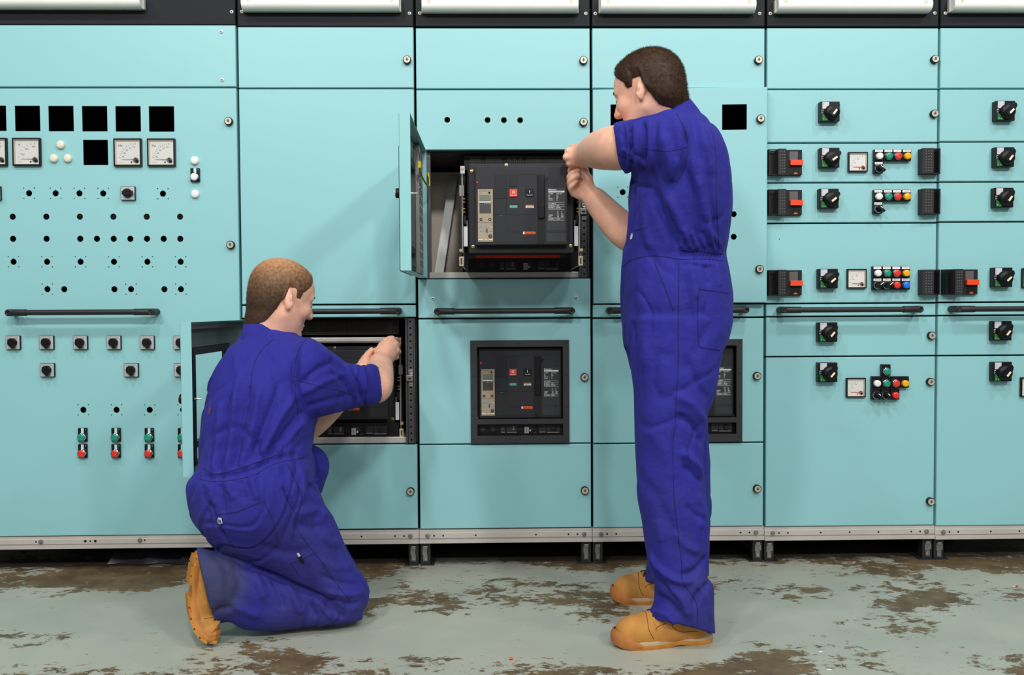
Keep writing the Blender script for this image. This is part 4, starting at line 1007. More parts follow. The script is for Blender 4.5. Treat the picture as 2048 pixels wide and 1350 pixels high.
class Vol:
    def __init__(s, lo, hi, h):
        s.lo = n3(lo); s.h = h; s.n = tuple(int(math.ceil(v)) for v in (n3(hi)-s.lo)/h); s.a = np.full(s.n, BIG, np.float32)
    def win(s, lo, hi, pad=.03):
        i0 = [max(0, int((lo[i]-pad-s.lo[i])/s.h)) for i in range(3)]; i1 = [min(s.n[i], int((hi[i]+pad-s.lo[i])/s.h)+2) for i in range(3)]
        return tuple(slice(a, max(a+1, b)) for a, b in zip(i0, i1))
    def grid(s, w):
        return np.meshgrid(*[(np.arange(q.start, q.stop)*s.h+s.lo[i]).astype(np.float32) for i, q in enumerate(w)], indexing='ij', sparse=True)
    def put(s, w, d, k=0., op='add'):
        if op == 'add': s.a[w] = smin(s.a[w], d, k)
        else: s.a[w] = -smin(-s.a[w], d, k)       # carve: keep outside of d
    def cone(s, p, q, r0, r1, k=.0, op='add', grow=0.):
        p, q = n3(p), n3(q); r0 += grow; r1 += grow; R = max(r0, r1); w = s.win(np.minimum(p, q)-R, np.maximum(p, q)+R); X, Y, Z = s.grid(w)
        d = q-p; L2 = max(float(d@d), 1e-12)
        t = np.clip(((X-p[0])*d[0]+(Y-p[1])*d[1]+(Z-p[2])*d[2])/L2, 0, 1)
        D = np.sqrt((X-p[0]-t*d[0])**2+(Y-p[1]-t*d[1])**2+(Z-p[2]-t*d[2])**2)-(r0+(r1-r0)*t)
        s.put(w, D.astype(np.float32), k, op)
    def chain(s, pts, rs, k=0., op='add', grow=0.):
        if len(pts) > 2 and k >= .01: pts, rs = spline(pts, rs)
        for i in range(len(pts)-1): s.cone(pts[i], pts[i+1], rs[i], rs[i+1], k, op, grow)
    def ell(s, c, r, R=None, k=0., op='add'):
        "ellipsoid with radii r along the columns of R"
        c, r = n3(c), n3(r); R = np.eye(3) if R is None else np.array(R); m = float(r.max()); w = s.win(c-m, c+m); X, Y, Z = s.grid(w)
        P = [(X-c[0])*R[0, j]+(Y-c[1])*R[1, j]+(Z-c[2])*R[2, j] for j in range(3)]
        k0 = np.sqrt(sum((P[j]/r[j])**2 for j in range(3))); k1 = np.sqrt(sum((P[j]/r[j]**2)**2 for j in range(3)))+1e-9
        s.put(w, (k0*(k0-1)/k1).astype(np.float32), k, op)
    def mesh(s, v, f, k=0., op='add'):
        lo, hi = v.min(0), v.max(0); w = s.win(lo, hi, .045); o = s.lo+np.array([q.start for q in w])*s.h
        tr = vdb.createLinearTransform(s.h)
        tri = np.array([t for q in f for t in ([q] if len(q) == 3 else [(q[0], q[1], q[2]), (q[0], q[2], q[3])])], dtype=np.uint32)
        g = vdb.FloatGrid.createLevelSetFromPolygons((v-o).astype(np.float32), triangles=tri, transform=tr, halfWidth=.04/s.h)
        arr = np.empty(s.a[w].shape, np.float32); g.copyToArray(arr, (0, 0, 0)); s.put(w, arr, k, op)
    def blur(s, n=1):
        for _ in range(n):
            for ax in range(3):
                b = s.a.copy(); sl = [slice(None)]*3; sl[ax] = slice(1, -1); l = list(sl); l[ax] = slice(0, -2); r = list(sl); r[ax] = slice(2, None)
                b[tuple(sl)] = .5*s.a[tuple(sl)]+.25*(s.a[tuple(l)]+s.a[tuple(r)]); s.a = b
    def extract(s, iso=0.):
        g = vdb.FloatGrid(BIG); g.copyFromArray(np.clip(s.a, -BIG, BIG)); p, q = g.convertToQuads(iso)
        return p.astype(np.float64)*s.h+s.lo, q.astype(np.int64)
def loft(secs, n=28, pw=2.25):
    "closed tube through sections ((x1,y1),(x2,y2),Y,t[,Ya,Yb]): two outline points of the photograph at depth Y and the half thickness t in depth"
    V = []
    for sct in secs:
        a, b, Y, t = sct[:4]; Ya, Yb = (sct[4], sct[5]) if len(sct) > 4 else (0, 0)
        A = A3(a[0], a[1], Y+Ya); B = A3(b[0], b[1], Y+Yb); c = (A+B)/2; u = (B-A)/2
        e = c-n3(CAMP); e /= np.linalg.norm(e); un = u/np.linalg.norm(u); e = e-un*(e@un); e /= np.linalg.norm(e)
        for k in range(n):
            w = 2*PI*k/n; cs, sn = math.cos(w), math.sin(w); q = (abs(cs)**pw+abs(sn)**pw)**(-1/pw)
            V.append(c+u*cs*q+e*t*sn*q)
    m = len(secs); V = np.array(V); F_ = []
    for i in range(m-1):
        for k in range(n): F_.append((i*n+k, i*n+(k+1) % n, (i+1)*n+(k+1) % n, (i+1)*n+k))
    c0, c1 = V[:n].mean(0), V[-n:].mean(0); V = np.vstack([V, c0, c1]); b = m*n
    for k in range(n): F_.append((b, (k+1) % n, k)); F_.append((b+1, (m-1)*n+k, (m-1)*n+(k+1) % n))
    return V, F_
def dense(secs, k=3):
    "interpolate between sections so the tube runs smoothly"
    S_ = [np.array([a[0], a[1], b[0], b[1], Y, t]+list(r) if r else [a[0], a[1], b[0], b[1], Y, t, 0, 0]) for a, b, Y, t, *r in secs]; out = []
    for i in range(len(S_)-1):
        p0, p1, p2, p3 = S_[max(i-1, 0)], S_[i], S_[i+1], S_[min(i+2, len(S_)-1)]
        for j in range(k):
            t = j/k; out.append(.5*((2*p1)+(p2-p0)*t+(2*p0-5*p1+4*p2-p3)*t*t+(3*p1-p0-3*p2+p3)*t**3))
    out.append(S_[-1])
    return [((q[0], q[1]), (q[2], q[3]), q[4], q[5], q[6], q[7]) for q in out]
def vnormals(v, q):
    n = np.cross(v[q[:, 2]]-v[q[:, 0]], v[q[:, 3]]-v[q[:, 1]]) if q.shape[1] == 4 else np.cross(v[q[:, 1]]-v[q[:, 0]], v[q[:, 2]]-v[q[:, 0]])
    N = np.zeros_like(v)
    for j in range(q.shape[1]): np.add.at(N, q[:, j], n)
    return N/(np.linalg.norm(N, axis=1, keepdims=True)+1e-12)
def relax(v, q, it=2, lam=.5):
    e = np.vstack([q[:, [0, 1]], q[:, [1, 2]], q[:, [2, 3]], q[:, [3, 0]]]); deg = np.zeros(len(v)); np.add.at(deg, e[:, 0], 1); np.add.at(deg, e[:, 1], 1)
    for _ in range(it):
        s = np.zeros_like(v); np.add.at(s, e[:, 0], v[e[:, 1]]); np.add.at(s, e[:, 1], v[e[:, 0]]); v = v+lam*(s/deg[:, None]-v)
    return v
def fix_winding(v, q):
    c = v.mean(0); vol = 0.
    a, b, d = v[q[:, 0]]-c, v[q[:, 1]]-c, v[q[:, 2]]-c; e = v[q[:, 3]]-c
    vol = (np.einsum('ij,ij->i', a, np.cross(b, d))+np.einsum('ij,ij->i', a, np.cross(d, e))).sum()
    return q if vol > 0 else q[:, ::-1]
def to_obj(name, v, q, mats, parent=None, loc=(0, 0, 0), label=None, smooth=True):
    loc = n3(loc); me = bpy.data.meshes.new(name); me.vertices.add(len(v)); me.vertices.foreach_set('co', (v-loc).ravel())
    k = q.shape[1]; me.loops.add(q.size); me.loops.foreach_set('vertex_index', q.ravel().astype(np.int32)); me.polygons.add(len(q))
    me.polygons.foreach_set('loop_start', np.arange(0, q.size, k, dtype=np.int32)); me.polygons.foreach_set('loop_total', np.full(len(q), k, np.int32))
    me.update(calc_edges=True); me.polygons.foreach_set('use_smooth', np.full(len(q), smooth))
    for m in (mats if isinstance(mats, list) else [mats]): me.materials.append(m)
    return put(name, me, parent, Vector(loc), label=label)
def bvh_of(v, q): return BVHTree.FromPolygons([tuple(p) for p in v], [tuple(int(i) for i in f) for f in q])
def cast(bv, x, y):
    d = ray(x, y).normalized(); h = bv.ray_cast(CAMP, d); return h[0], h[1]
def polyline(bv, pts, step=3.):
    "photograph polyline thrown on to the surface"
    out = []; P = smooth2(pts)
    for (x, y) in P:
        h, n = cast(bv, x, y)
        if h is not None: out.append((n3(h), n3(n)))
    return out
def smooth2(p, step=3.):
    out = []; p = [n3(q) for q in p]
    for i in range(len(p)-1):
        p0, p1, p2, p3 = p[max(i-1, 0)], p[i], p[i+1], p[min(i+2, len(p)-1)]; n = max(2, int(np.linalg.norm(p2-p1)/step))
        for j in range(n):
            t = j/n; out.append(.5*((2*p1)+(p2-p0)*t+(2*p0-5*p1+4*p2-p3)*t*t+(3*p1-p0-3*p2+p3)*t**3))
    return out+[p[-1]]
def folds(v, q, items, bv=None):
    "raise or sink the cloth along photograph polylines: (points, height in mm, width in mm)"
    bv = bv or bvh_of(v, q); N = vnormals(v, q); D = np.zeros(len(v))
    for pts, amp, wid in items:
        L = polyline(bv, pts)
        if len(L) < 2: continue
        P = np.array([h for h, _ in L]); w = wid*.001; lo, hi = P.min(0)-3*w, P.max(0)+3*w
        idx = np.where(((v > lo) & (v < hi)).all(1))[0]
        if not len(idx): continue
        best = np.full(len(idx), 1e9); tb = np.zeros(len(idx)); m = len(P)-1
        for i in range(m):
            a, d = P[i], P[i+1]-P[i]; L2 = d@d+1e-12; t = np.clip(((v[idx]-a)@d)/L2, 0, 1); dd = np.linalg.norm(v[idx]-a-t[:, None]*d, axis=1)
            m_ = dd < best; best[m_] = dd[m_]; tb[m_] = (i+t[m_])/m
        fade = np.clip(np.minimum(tb, 1-tb)*5+.15, 0, 1)
        D[idx] += amp*.001*np.exp(-(best/w)**2)*fade
    return v+N*D[:, None]
def cloth_noise(v, N, amp=.0025, sc=14., seed=0., stretch=(1, 1, .45)):
    D = np.array([mnoise.noise(Vector((p[0]*sc*stretch[0]+seed, p[1]*sc*stretch[1], p[2]*sc*stretch[2]))) for p in v]); return v+N*(D*amp)[:, None]
def cloth_ridges(v, N, amp=.0045, sc=9., seed=0., stretch=(1, 1, .5), mask=None):
    "soft creases: narrow valleys where a warped noise crosses zero"
    D = np.zeros(len(v))
    for i, p in enumerate(v):
        a = Vector((p[0]*sc*stretch[0]+seed, p[1]*sc*stretch[1], p[2]*sc*stretch[2])); w_ = mnoise.noise(a*.6+Vector((5, 1, 9)))*1.4
        f = mnoise.noise(a+Vector((w_, w_*.7, -w_))); D[i] = -math.exp(-(f/.10)**2)+.55*math.exp(-((f-.24)/.13)**2)
    return v+N*((D*amp) if mask is None else D*amp*mask)[:, None]
def seam(name, bv, lines, m, parent, r=.0011, lab=None, off=.0004):
    mb = MB(); first = None
    for pts in lines:
        L = polyline(bv, pts)
        if len(L) < 2: continue
        if first is None: first = Vector(L[0][0])
        mb.tube([Vector(h+n*off)-first for h, n in L], r, m, 6)
    return put(name, mb, parent, first, label=lab) if first is not None else None
def patch(name, bv, poly, m, parent, off=.0015, lab=None, bs=()):
    "a small flat piece sewn on: polygon in photograph pixels"
    hs = [cast(bv, x, y) for x, y in poly]; hs = [(h, n) for h, n in hs if h is not None]; c = sum((h for h, _ in hs), Vector())/len(hs)
    mb = MB(); mb.add([h+n*off-c for h, n in hs], [tuple(range(len(hs)))], m)
    o = put(name, mb, parent, c, label=lab); return o

# --- materials of the men
def cloth_mat(name, rgb, dirt=(74, 66, 96), amount=.22, spots=()):
    m = bpy.data.materials.new(name); m.use_nodes = True; nt = m.node_tree; b = nt.nodes['Principled BSDF']; N = nt.nodes.new; L = nt.links.new
    tc = N('ShaderNodeTexCoord'); n1 = N('ShaderNodeTexNoise'); n1.inputs['Scale'].default_value = 5; n1.inputs['Detail'].default_value = 6; L(tc.outputs['Object'], n1.inputs['Vector'])
    mr = N('ShaderNodeMapRange'); mr.inputs[1].default_value = .42; mr.inputs[2].default_value = .75; mr.inputs[3].default_value = 0; mr.inputs[4].default_value = amount; L(n1.outputs['Fac'], mr.inputs[0])
    sp = N('ShaderNodeSeparateXYZ'); ge = N('ShaderNodeNewGeometry'); L(ge.outputs['Position'], sp.inputs[0])
    lo = N('ShaderNodeMapRange'); lo.inputs[1].default_value = .65; lo.inputs[2].default_value = .08; lo.inputs[3].default_value = .2; lo.inputs[4].default_value = 2.4; L(sp.outputs['Z'], lo.inputs[0])
    mu = N('ShaderNodeMath'); mu.operation = 'MULTIPLY'; L(mr.outputs[0], mu.inputs[0]); L(lo.outputs[0], mu.inputs[1])
    mx = N('ShaderNodeMix'); mx.data_type = 'RGBA'; mx.inputs[6].default_value = lin(rgb)+(1,); mx.inputs[7].default_value = lin(dirt)+(1,); L(mu.outputs[0], mx.inputs['Factor']); out = mx.outputs[2]
    for ctr, r0, r1, c_, am in spots:       # rubbed and dusty areas, placed on the garment
        vd = N('ShaderNodeVectorMath'); vd.operation = 'DISTANCE'; L(ge.outputs['Position'], vd.inputs[0]); vd.inputs[1].default_value = tuple(ctr)
        na = N('ShaderNodeMath'); na.operation = 'MULTIPLY_ADD'; na.inputs[1].default_value = .10; L(n1.outputs['Fac'], na.inputs[0]); L(vd.outputs['Value'], na.inputs[2])
        sr = N('ShaderNodeMapRange'); sr.interpolation_type = 'SMOOTHSTEP'; sr.inputs[1].default_value = r1+.05; sr.inputs[2].default_value = r0+.05; sr.inputs[3].default_value = 0; sr.inputs[4].default_value = am; L(na.outputs[0], sr.inputs[0])
        m2 = N('ShaderNodeMix'); m2.data_type = 'RGBA'; L(sr.outputs[0], m2.inputs['Factor']); L(out, m2.inputs[6]); m2.inputs[7].default_value = lin(c_)+(1,); out = m2.outputs[2]
    L(out, b.inputs['Base Color'])
    b.inputs['Roughness'].default_value = .82; b.inputs['Specular IOR Level'].default_value = .25; b.inputs['Sheen Weight'].default_value = .06; b.inputs['Sheen Roughness'].default_value = .5; b.inputs['Sheen Tint'].default_value = (.5, .5, 1, 1)
    n2 = N('ShaderNodeTexNoise'); n2.inputs['Scale'].default_value = 900; n2.inputs['Detail'].default_value = 2; L(tc.outputs['Object'], n2.inputs['Vector'])
    n4 = N('ShaderNodeTexNoise'); n4.inputs['Scale'].default_value = 38; n4.inputs['Detail'].default_value = 3; L(tc.outputs['Object'], n4.inputs['Vector'])
    ad = N('ShaderNodeMath'); ad.operation = 'MULTIPLY_ADD'; ad.inputs[1].default_value = 9.; L(n4.outputs['Fac'], ad.inputs[0]); L(n2.outputs['Fac'], ad.inputs[2])
    bp = N('ShaderNodeBump'); bp.inputs['Strength'].default_value = .42; bp.inputs['Distance'].default_value = .0012; L(ad.outputs[0], bp.inputs['Height']); L(bp.outputs[0], b.inputs['Normal'])
    return m
CLOTH = cloth_mat('royal_blue_cotton', (39, 40, 138), (62, 62, 98))
CLOTH2 = cloth_mat('royal_blue_cotton_worn', (39, 40, 138), (62, 62, 98), .22, ((A3(408, 1170, -.80), .07, .15, (58, 62, 88), .85), (A3(600, 1120, -.74), .05, .22, (44, 44, 104), .6)))
CLOTHD = mat('dark_blue_thread', (24, 22, 84), .85)
SKIN = mat('skin', (240, 184, 158), .48, var=.09, vscale=26, bump=.10, scale=260, spec=.35, sss=.12)
HAIR1 = mat('brown_hair', (62, 42, 27), .6, var=.3, vscale=60, spec=.3)
HAIR2B = mat('brown_eyebrow', (92, 66, 46), .6)
def hair2_mat(crown):
    m = bpy.data.materials.new('thinning_hair'); m.use_nodes = True; nt = m.node_tree; b = nt.nodes['Principled BSDF']; N = nt.nodes.new; L = nt.links.new
    tc = N('ShaderNodeTexCoord'); vd = N('ShaderNodeVectorMath'); vd.operation = 'DISTANCE'; vd.inputs[1].default_value = tuple(crown); L(tc.outputs['Object'], vd.inputs[0])
    n = N('ShaderNodeTexNoise'); n.inputs['Scale'].default_value = 110; n.inputs['Detail'].default_value = 4; L(tc.outputs['Object'], n.inputs['Vector'])
    ad = N('ShaderNodeMath'); ad.operation = 'MULTIPLY_ADD'; ad.inputs[1].default_value = .09; L(n.outputs['Fac'], ad.inputs[0]); L(vd.outputs['Value'], ad.inputs[2])
    mr = N('ShaderNodeMapRange'); mr.interpolation_type = 'SMOOTHSTEP'; mr.inputs[1].default_value = .085; mr.inputs[2].default_value = .225; L(ad.outputs[0], mr.inputs[0])
    cr = N('ShaderNodeValToRGB'); e = cr.color_ramp.elements; e[0].position = 0; e[0].color = lin((204, 148, 106))+(1,); e[1].position = 1; e[1].color = lin((74, 54, 40))+(1,)
    x = e.new(.45); x.color = lin((146, 108, 76))+(1,); L(mr.outputs[0], cr.inputs[0]); L(cr.outputs[0], b.inputs['Base Color']); b.inputs['Roughness'].default_value = .6; b.inputs['Specular IOR Level'].default_value = .3
    return m
BOOTM = mat('wheat_nubuck', (190, 132, 60), .8, var=.30, vscale=14, bump=.15, scale=300)
BOOTST = mat('boot_seam', (112, 70, 30), .8)
BOOTD = mat('tan_rand', (178, 112, 54), .65, var=.10, vscale=20)
GUM = mat('gum_sole', (190, 124, 46), .6, var=.12, vscale=25)
MIDS = mat('dusty_midsole', (186, 164, 132), .7, var=.12, vscale=25)
LACE = mat('dark_lace', (52, 40, 26), .7)
EYEW = mat('eye_white', (226, 222, 216), .25); IRIS = mat('iris', (66, 76, 84), .25)
BADGE = mat('white_badge', (224, 228, 238), .6)

# --- head: local axes f (face), l (left), u (up), origin between the ears
def head_frame(fdir, pitch, roll=0.):
    f = n3((fdir[0], fdir[1], 0)); f /= np.linalg.norm(f); u = n3((0, 0, 1)); l = np.cross(u, f)
    c, s = math.cos(pitch), math.sin(pitch); f2 = f*c-u*s; u2 = u*c+f*s
    if roll: c, s = math.cos(roll), math.sin(roll); l, u2 = l*c+u2*s, u2*c-l*s
    return np.column_stack([f2, l, u2])
def add_head(vol, C, R, sc=1.):
    P = lambda x, y, z: C+R@(n3((x, y, z))*sc)
    E = lambda c, r, k=.02, op='add', M_=None: vol.ell(P(*c), n3(r)*sc, R if M_ is None else R@M_, k, op)
    E((-.012, 0, .036), (.099, .077, .082), 0); E((-.045, 0, .012), (.060, .068, .066)); E((.030, 0, .030), (.062, .066, .068), .02)
    E((.030, 0, -.040), (.060, .058, .072), .03)
    for s in (-1, 1):
        vol.cone(P(-.004, .050*s, -.050), P(.062, .020*s, -.104), .020*sc, .017*sc, .025)
        E((.062, .040*s, -.022), (.024, .022, .022), .02)                     # cheek
        vol.cone(P(.084, .008*s, .022), P(.072, .048*s, .022), .010*sc, .008*sc, .014)    # brow
    E((.076, 0, -.106), (.018, .022, .016), .02)
    vol.cone(P(.088, 0, .012), P(.108, 0, -.030), .008*sc, .0105*sc, .012); E((.102, 0, -.034), (.013, .017, .009), .008)
    E((.0835, 0, -.067), (.012, .024, .006), .008); E((.0815, 0, -.078), (.012, .022, .007), .008)
    E((.095, 0, -.0725), (.010, .023, .002), .004, 'carve')
    for s in (-1, 1): E((.088, .032*s, .003), (.016, .018, .011), .012, 'carve'); E((.076, .031*s, .002), (.013, .014, .012), .003)
    for s in (-1, 1):                                                       # ears
        a = .30; M_ = np.array([[math.cos(.35), -math.sin(.35)*s, 0], [math.sin(.35)*s, math.cos(.35), 0], [0, 0, 1]])@np.array([[math.cos(a), 0, -math.sin(a)], [0, 1, 0], [math.sin(a), 0, math.cos(a)]])
        E((-.014, .079*s, -.004), (.0145, .0080, .030), .004, 'add', M_); E((-.008, .0865*s, .003), (.0085, .0065, .0195), .003, 'carve', M_); E((-.010, .0835*s, .004), (.0035, .0040, .012), .003, 'add', M_); E((-.007, .075*s, -.029), (.008, .006, .009), .006)
    return P
def hairline1(x, z, y):
    "True-ish (>0) inside the hair, local head coordinates"
    b = np.interp(x, [-.12, -.085, -.05, -.032, -.022, .004, .012, .030, .034, .055, .075, .10], [-.090, -.086, -.062, -.016, .032, .034, .012, .014, .034, .054, .080, .088])
    return z-b
def hairline2(x, z, y):
    b = np.interp(x, [-.12, -.085, -.05, -.032, -.022, .004, .010, .026, .030, .052, .070, .10], [-.135, -.122, -.082, -.022, .032, .034, .006, .006, .028, .052, .084, .10])
    return z-b
def make_hair(name, vol, C, R, sc, thick, line, m, parent, nstr, strand, lab, seed=1, thin=None, skin=None):
    "cap of hair over the scalp: offset of the head surface inside the hairline, roughened and bristling with short strands"
    lo = C-.15; hi = C+.15; w = vol.win(lo, hi, 0); X, Y, Z = vol.grid(w); X, Y, Z = np.broadcast_arrays(X-C[0], Y-C[1], Z-C[2])
    x = (X*R[0, 0]+Y*R[1, 0]+Z*R[2, 0])/sc; y = (X*R[0, 1]+Y*R[1, 1]+Z*R[2, 1])/sc; z = (X*R[0, 2]+Y*R[1, 2]+Z*R[2, 2])/sc
    hl = line(x, z, y)*sc
    th = thick*np.clip(.35+hl/.05, .35, 1.)
    d = np.maximum(vol.a[w]-th, -hl); d = np.maximum(d, -(vol.a[w]+.012))
    g = vdb.FloatGrid(BIG); g.copyFromArray(np.clip(d, -BIG, BIG).astype(np.float32)); p, q = g.convertToQuads(0.)
    v = p.astype(np.float64)*vol.h+vol.lo+np.array([s.start for s in w])*vol.h; q = fix_winding(v, q.astype(np.int64)); v = relax(v, q, 1, .5); N = vnormals(v, q)
    v = v+N*np.array([mnoise.noise(Vector(t*90)) for t in v])[:, None]*.0012
    rng = np.random.default_rng(seed); V = [v]; Q = [q]; base = len(v)
    sd = vol_sample(vol, v); ok = np.where(sd > thick*.30)[0]; pick = rng.choice(ok, nstr); Nn = vnormals(v, q)
    back = -R[:, 0]*.45-R[:, 2]*.35
    o = v[pick]-Nn[pick]*.001+rng.normal(0, .0012, (nstr, 3)); dr = Nn[pick]*1.0+back[None]*.6+rng.normal(0, .35, (nstr, 3)); dr /= np.linalg.norm(dr, axis=1, keepdims=True)
    sd_ = np.cross(dr, rng.normal(0, 1, (nstr, 3))); sd_ /= np.linalg.norm(sd_, axis=1, keepdims=True); ln = strand*rng.uniform(.5, 1.1, nstr)[:, None]
    P0, P1, P2, P3 = o-sd_*.00026, o+sd_*.00026, o+dr*ln+sd_*.00008, o+dr*ln-sd_*.00008
    SV = np.stack([P0, P1, P2, P3], 1).reshape(-1, 3); SQ = (np.arange(nstr)[:, None]*4+np.arange(4)[None])+base
    v2 = np.vstack([v, SV]); q2 = np.vstack([q, SQ])
    return to_obj(name, v2, q2, m, parent, C, lab), v, q
def vol_sample(vol, v):
    i = np.clip(((v-vol.lo)/vol.h).round().astype(int), 0, np.array(vol.n)-1); return vol.a[i[:, 0], i[:, 1], i[:, 2]]
def add_hand(vol, wrist, knuckles, fingers, thumb, rk=(.0125, .013, .013, .0115), rf=(.0092, .0097, .0094, .0082), rw=.021, k=.010):
    "palm from the wrist to four knuckles, four separate bent fingers, thumb from the side of the palm"
    w = n3(wrist)
    for i, kn in enumerate(knuckles):
        side = (n3(knuckles[i])-n3(knuckles[1]))*.45
        vol.cone(w+side*.8, kn, rw*.74, rk[i]*.92, .008)
    for i in range(3): vol.cone((n3(knuckles[i])*2+w)/3, (n3(knuckles[i+1])*2+w)/3, .0115, .0115, .012)
    for i, ch in enumerate(fingers):
        pts = [n3(knuckles[i])]+[n3(p) for p in ch]; rr = [rf[i]*1.16, rf[i]*1.04, rf[i]*.96, rf[i]*.84][:len(pts)]
        tmp = Vol(np.min(pts, 0)-.03, np.max(pts, 0)+.03, vol.h); sp_, sr_ = spline(pts, rr, 4); tmp.chain(sp_, sr_, .0)
        vol_merge(vol, tmp, .002)
    t = [n3(p) for p in thumb]; vol.chain(t[:2], [.017, .0125], .012); vol.chain(t[1:], [.0122, .0118, .0095][:len(t)-1], .003)
def vol_merge(vol, tmp, k):
    off = np.round((tmp.lo-vol.lo)/vol.h).astype(int); i0 = np.maximum(off, 0); i1 = np.minimum(off+np.array(tmp.n), np.array(vol.n))
    w = tuple(slice(a, b) for a, b in zip(i0, i1)); s = tuple(slice(a-o, b-o) for a, b, o in zip(i0, i1, off)); vol.put(w, tmp.a[s], k)
def face_details(o, P, C, m_hair, R, browlen=1.):
    for s in (-1, 1):
        mb = MB(); c = Vector(P(.077, .031*s, .002)); mb2 = bmesh.new(); bmesh.ops.create_uvsphere(mb2, u_segments=16, v_segments=10, radius=.0122)
        vs = [v.co+Vector((0, 0, 0)) for v in mb2.verts]; mb2.verts.index_update(); fs = [[v.index for v in f.verts] for f in mb2.faces]; mb2.free(); mb.add(vs, fs, EYEW, True)
        e = put('eye', mb, o, c); 
        mb = MB(); fd = Vector(R[:, 0]); dn = Vector(R[:, 2]); mb.tube([fd*.0108-dn*.003, fd*.0128-dn*.003], [.0058, .0045], IRIS, 12); put('iris', mb, e, c)
        mb = MB(); pts = [Vector(P(.0955-.0*s, .010*s, .023)), Vector(P(.0925, .026*s, .029)), Vector(P(.083, .044*s, .026)), Vector(P(.073, .054*s, .019))]; b0 = pts[0]
        mb.tube([p-b0 for p in pts], [.0035, .0045, .0036, .0015], m_hair, 6); put('eyebrow', mb, o, b0)

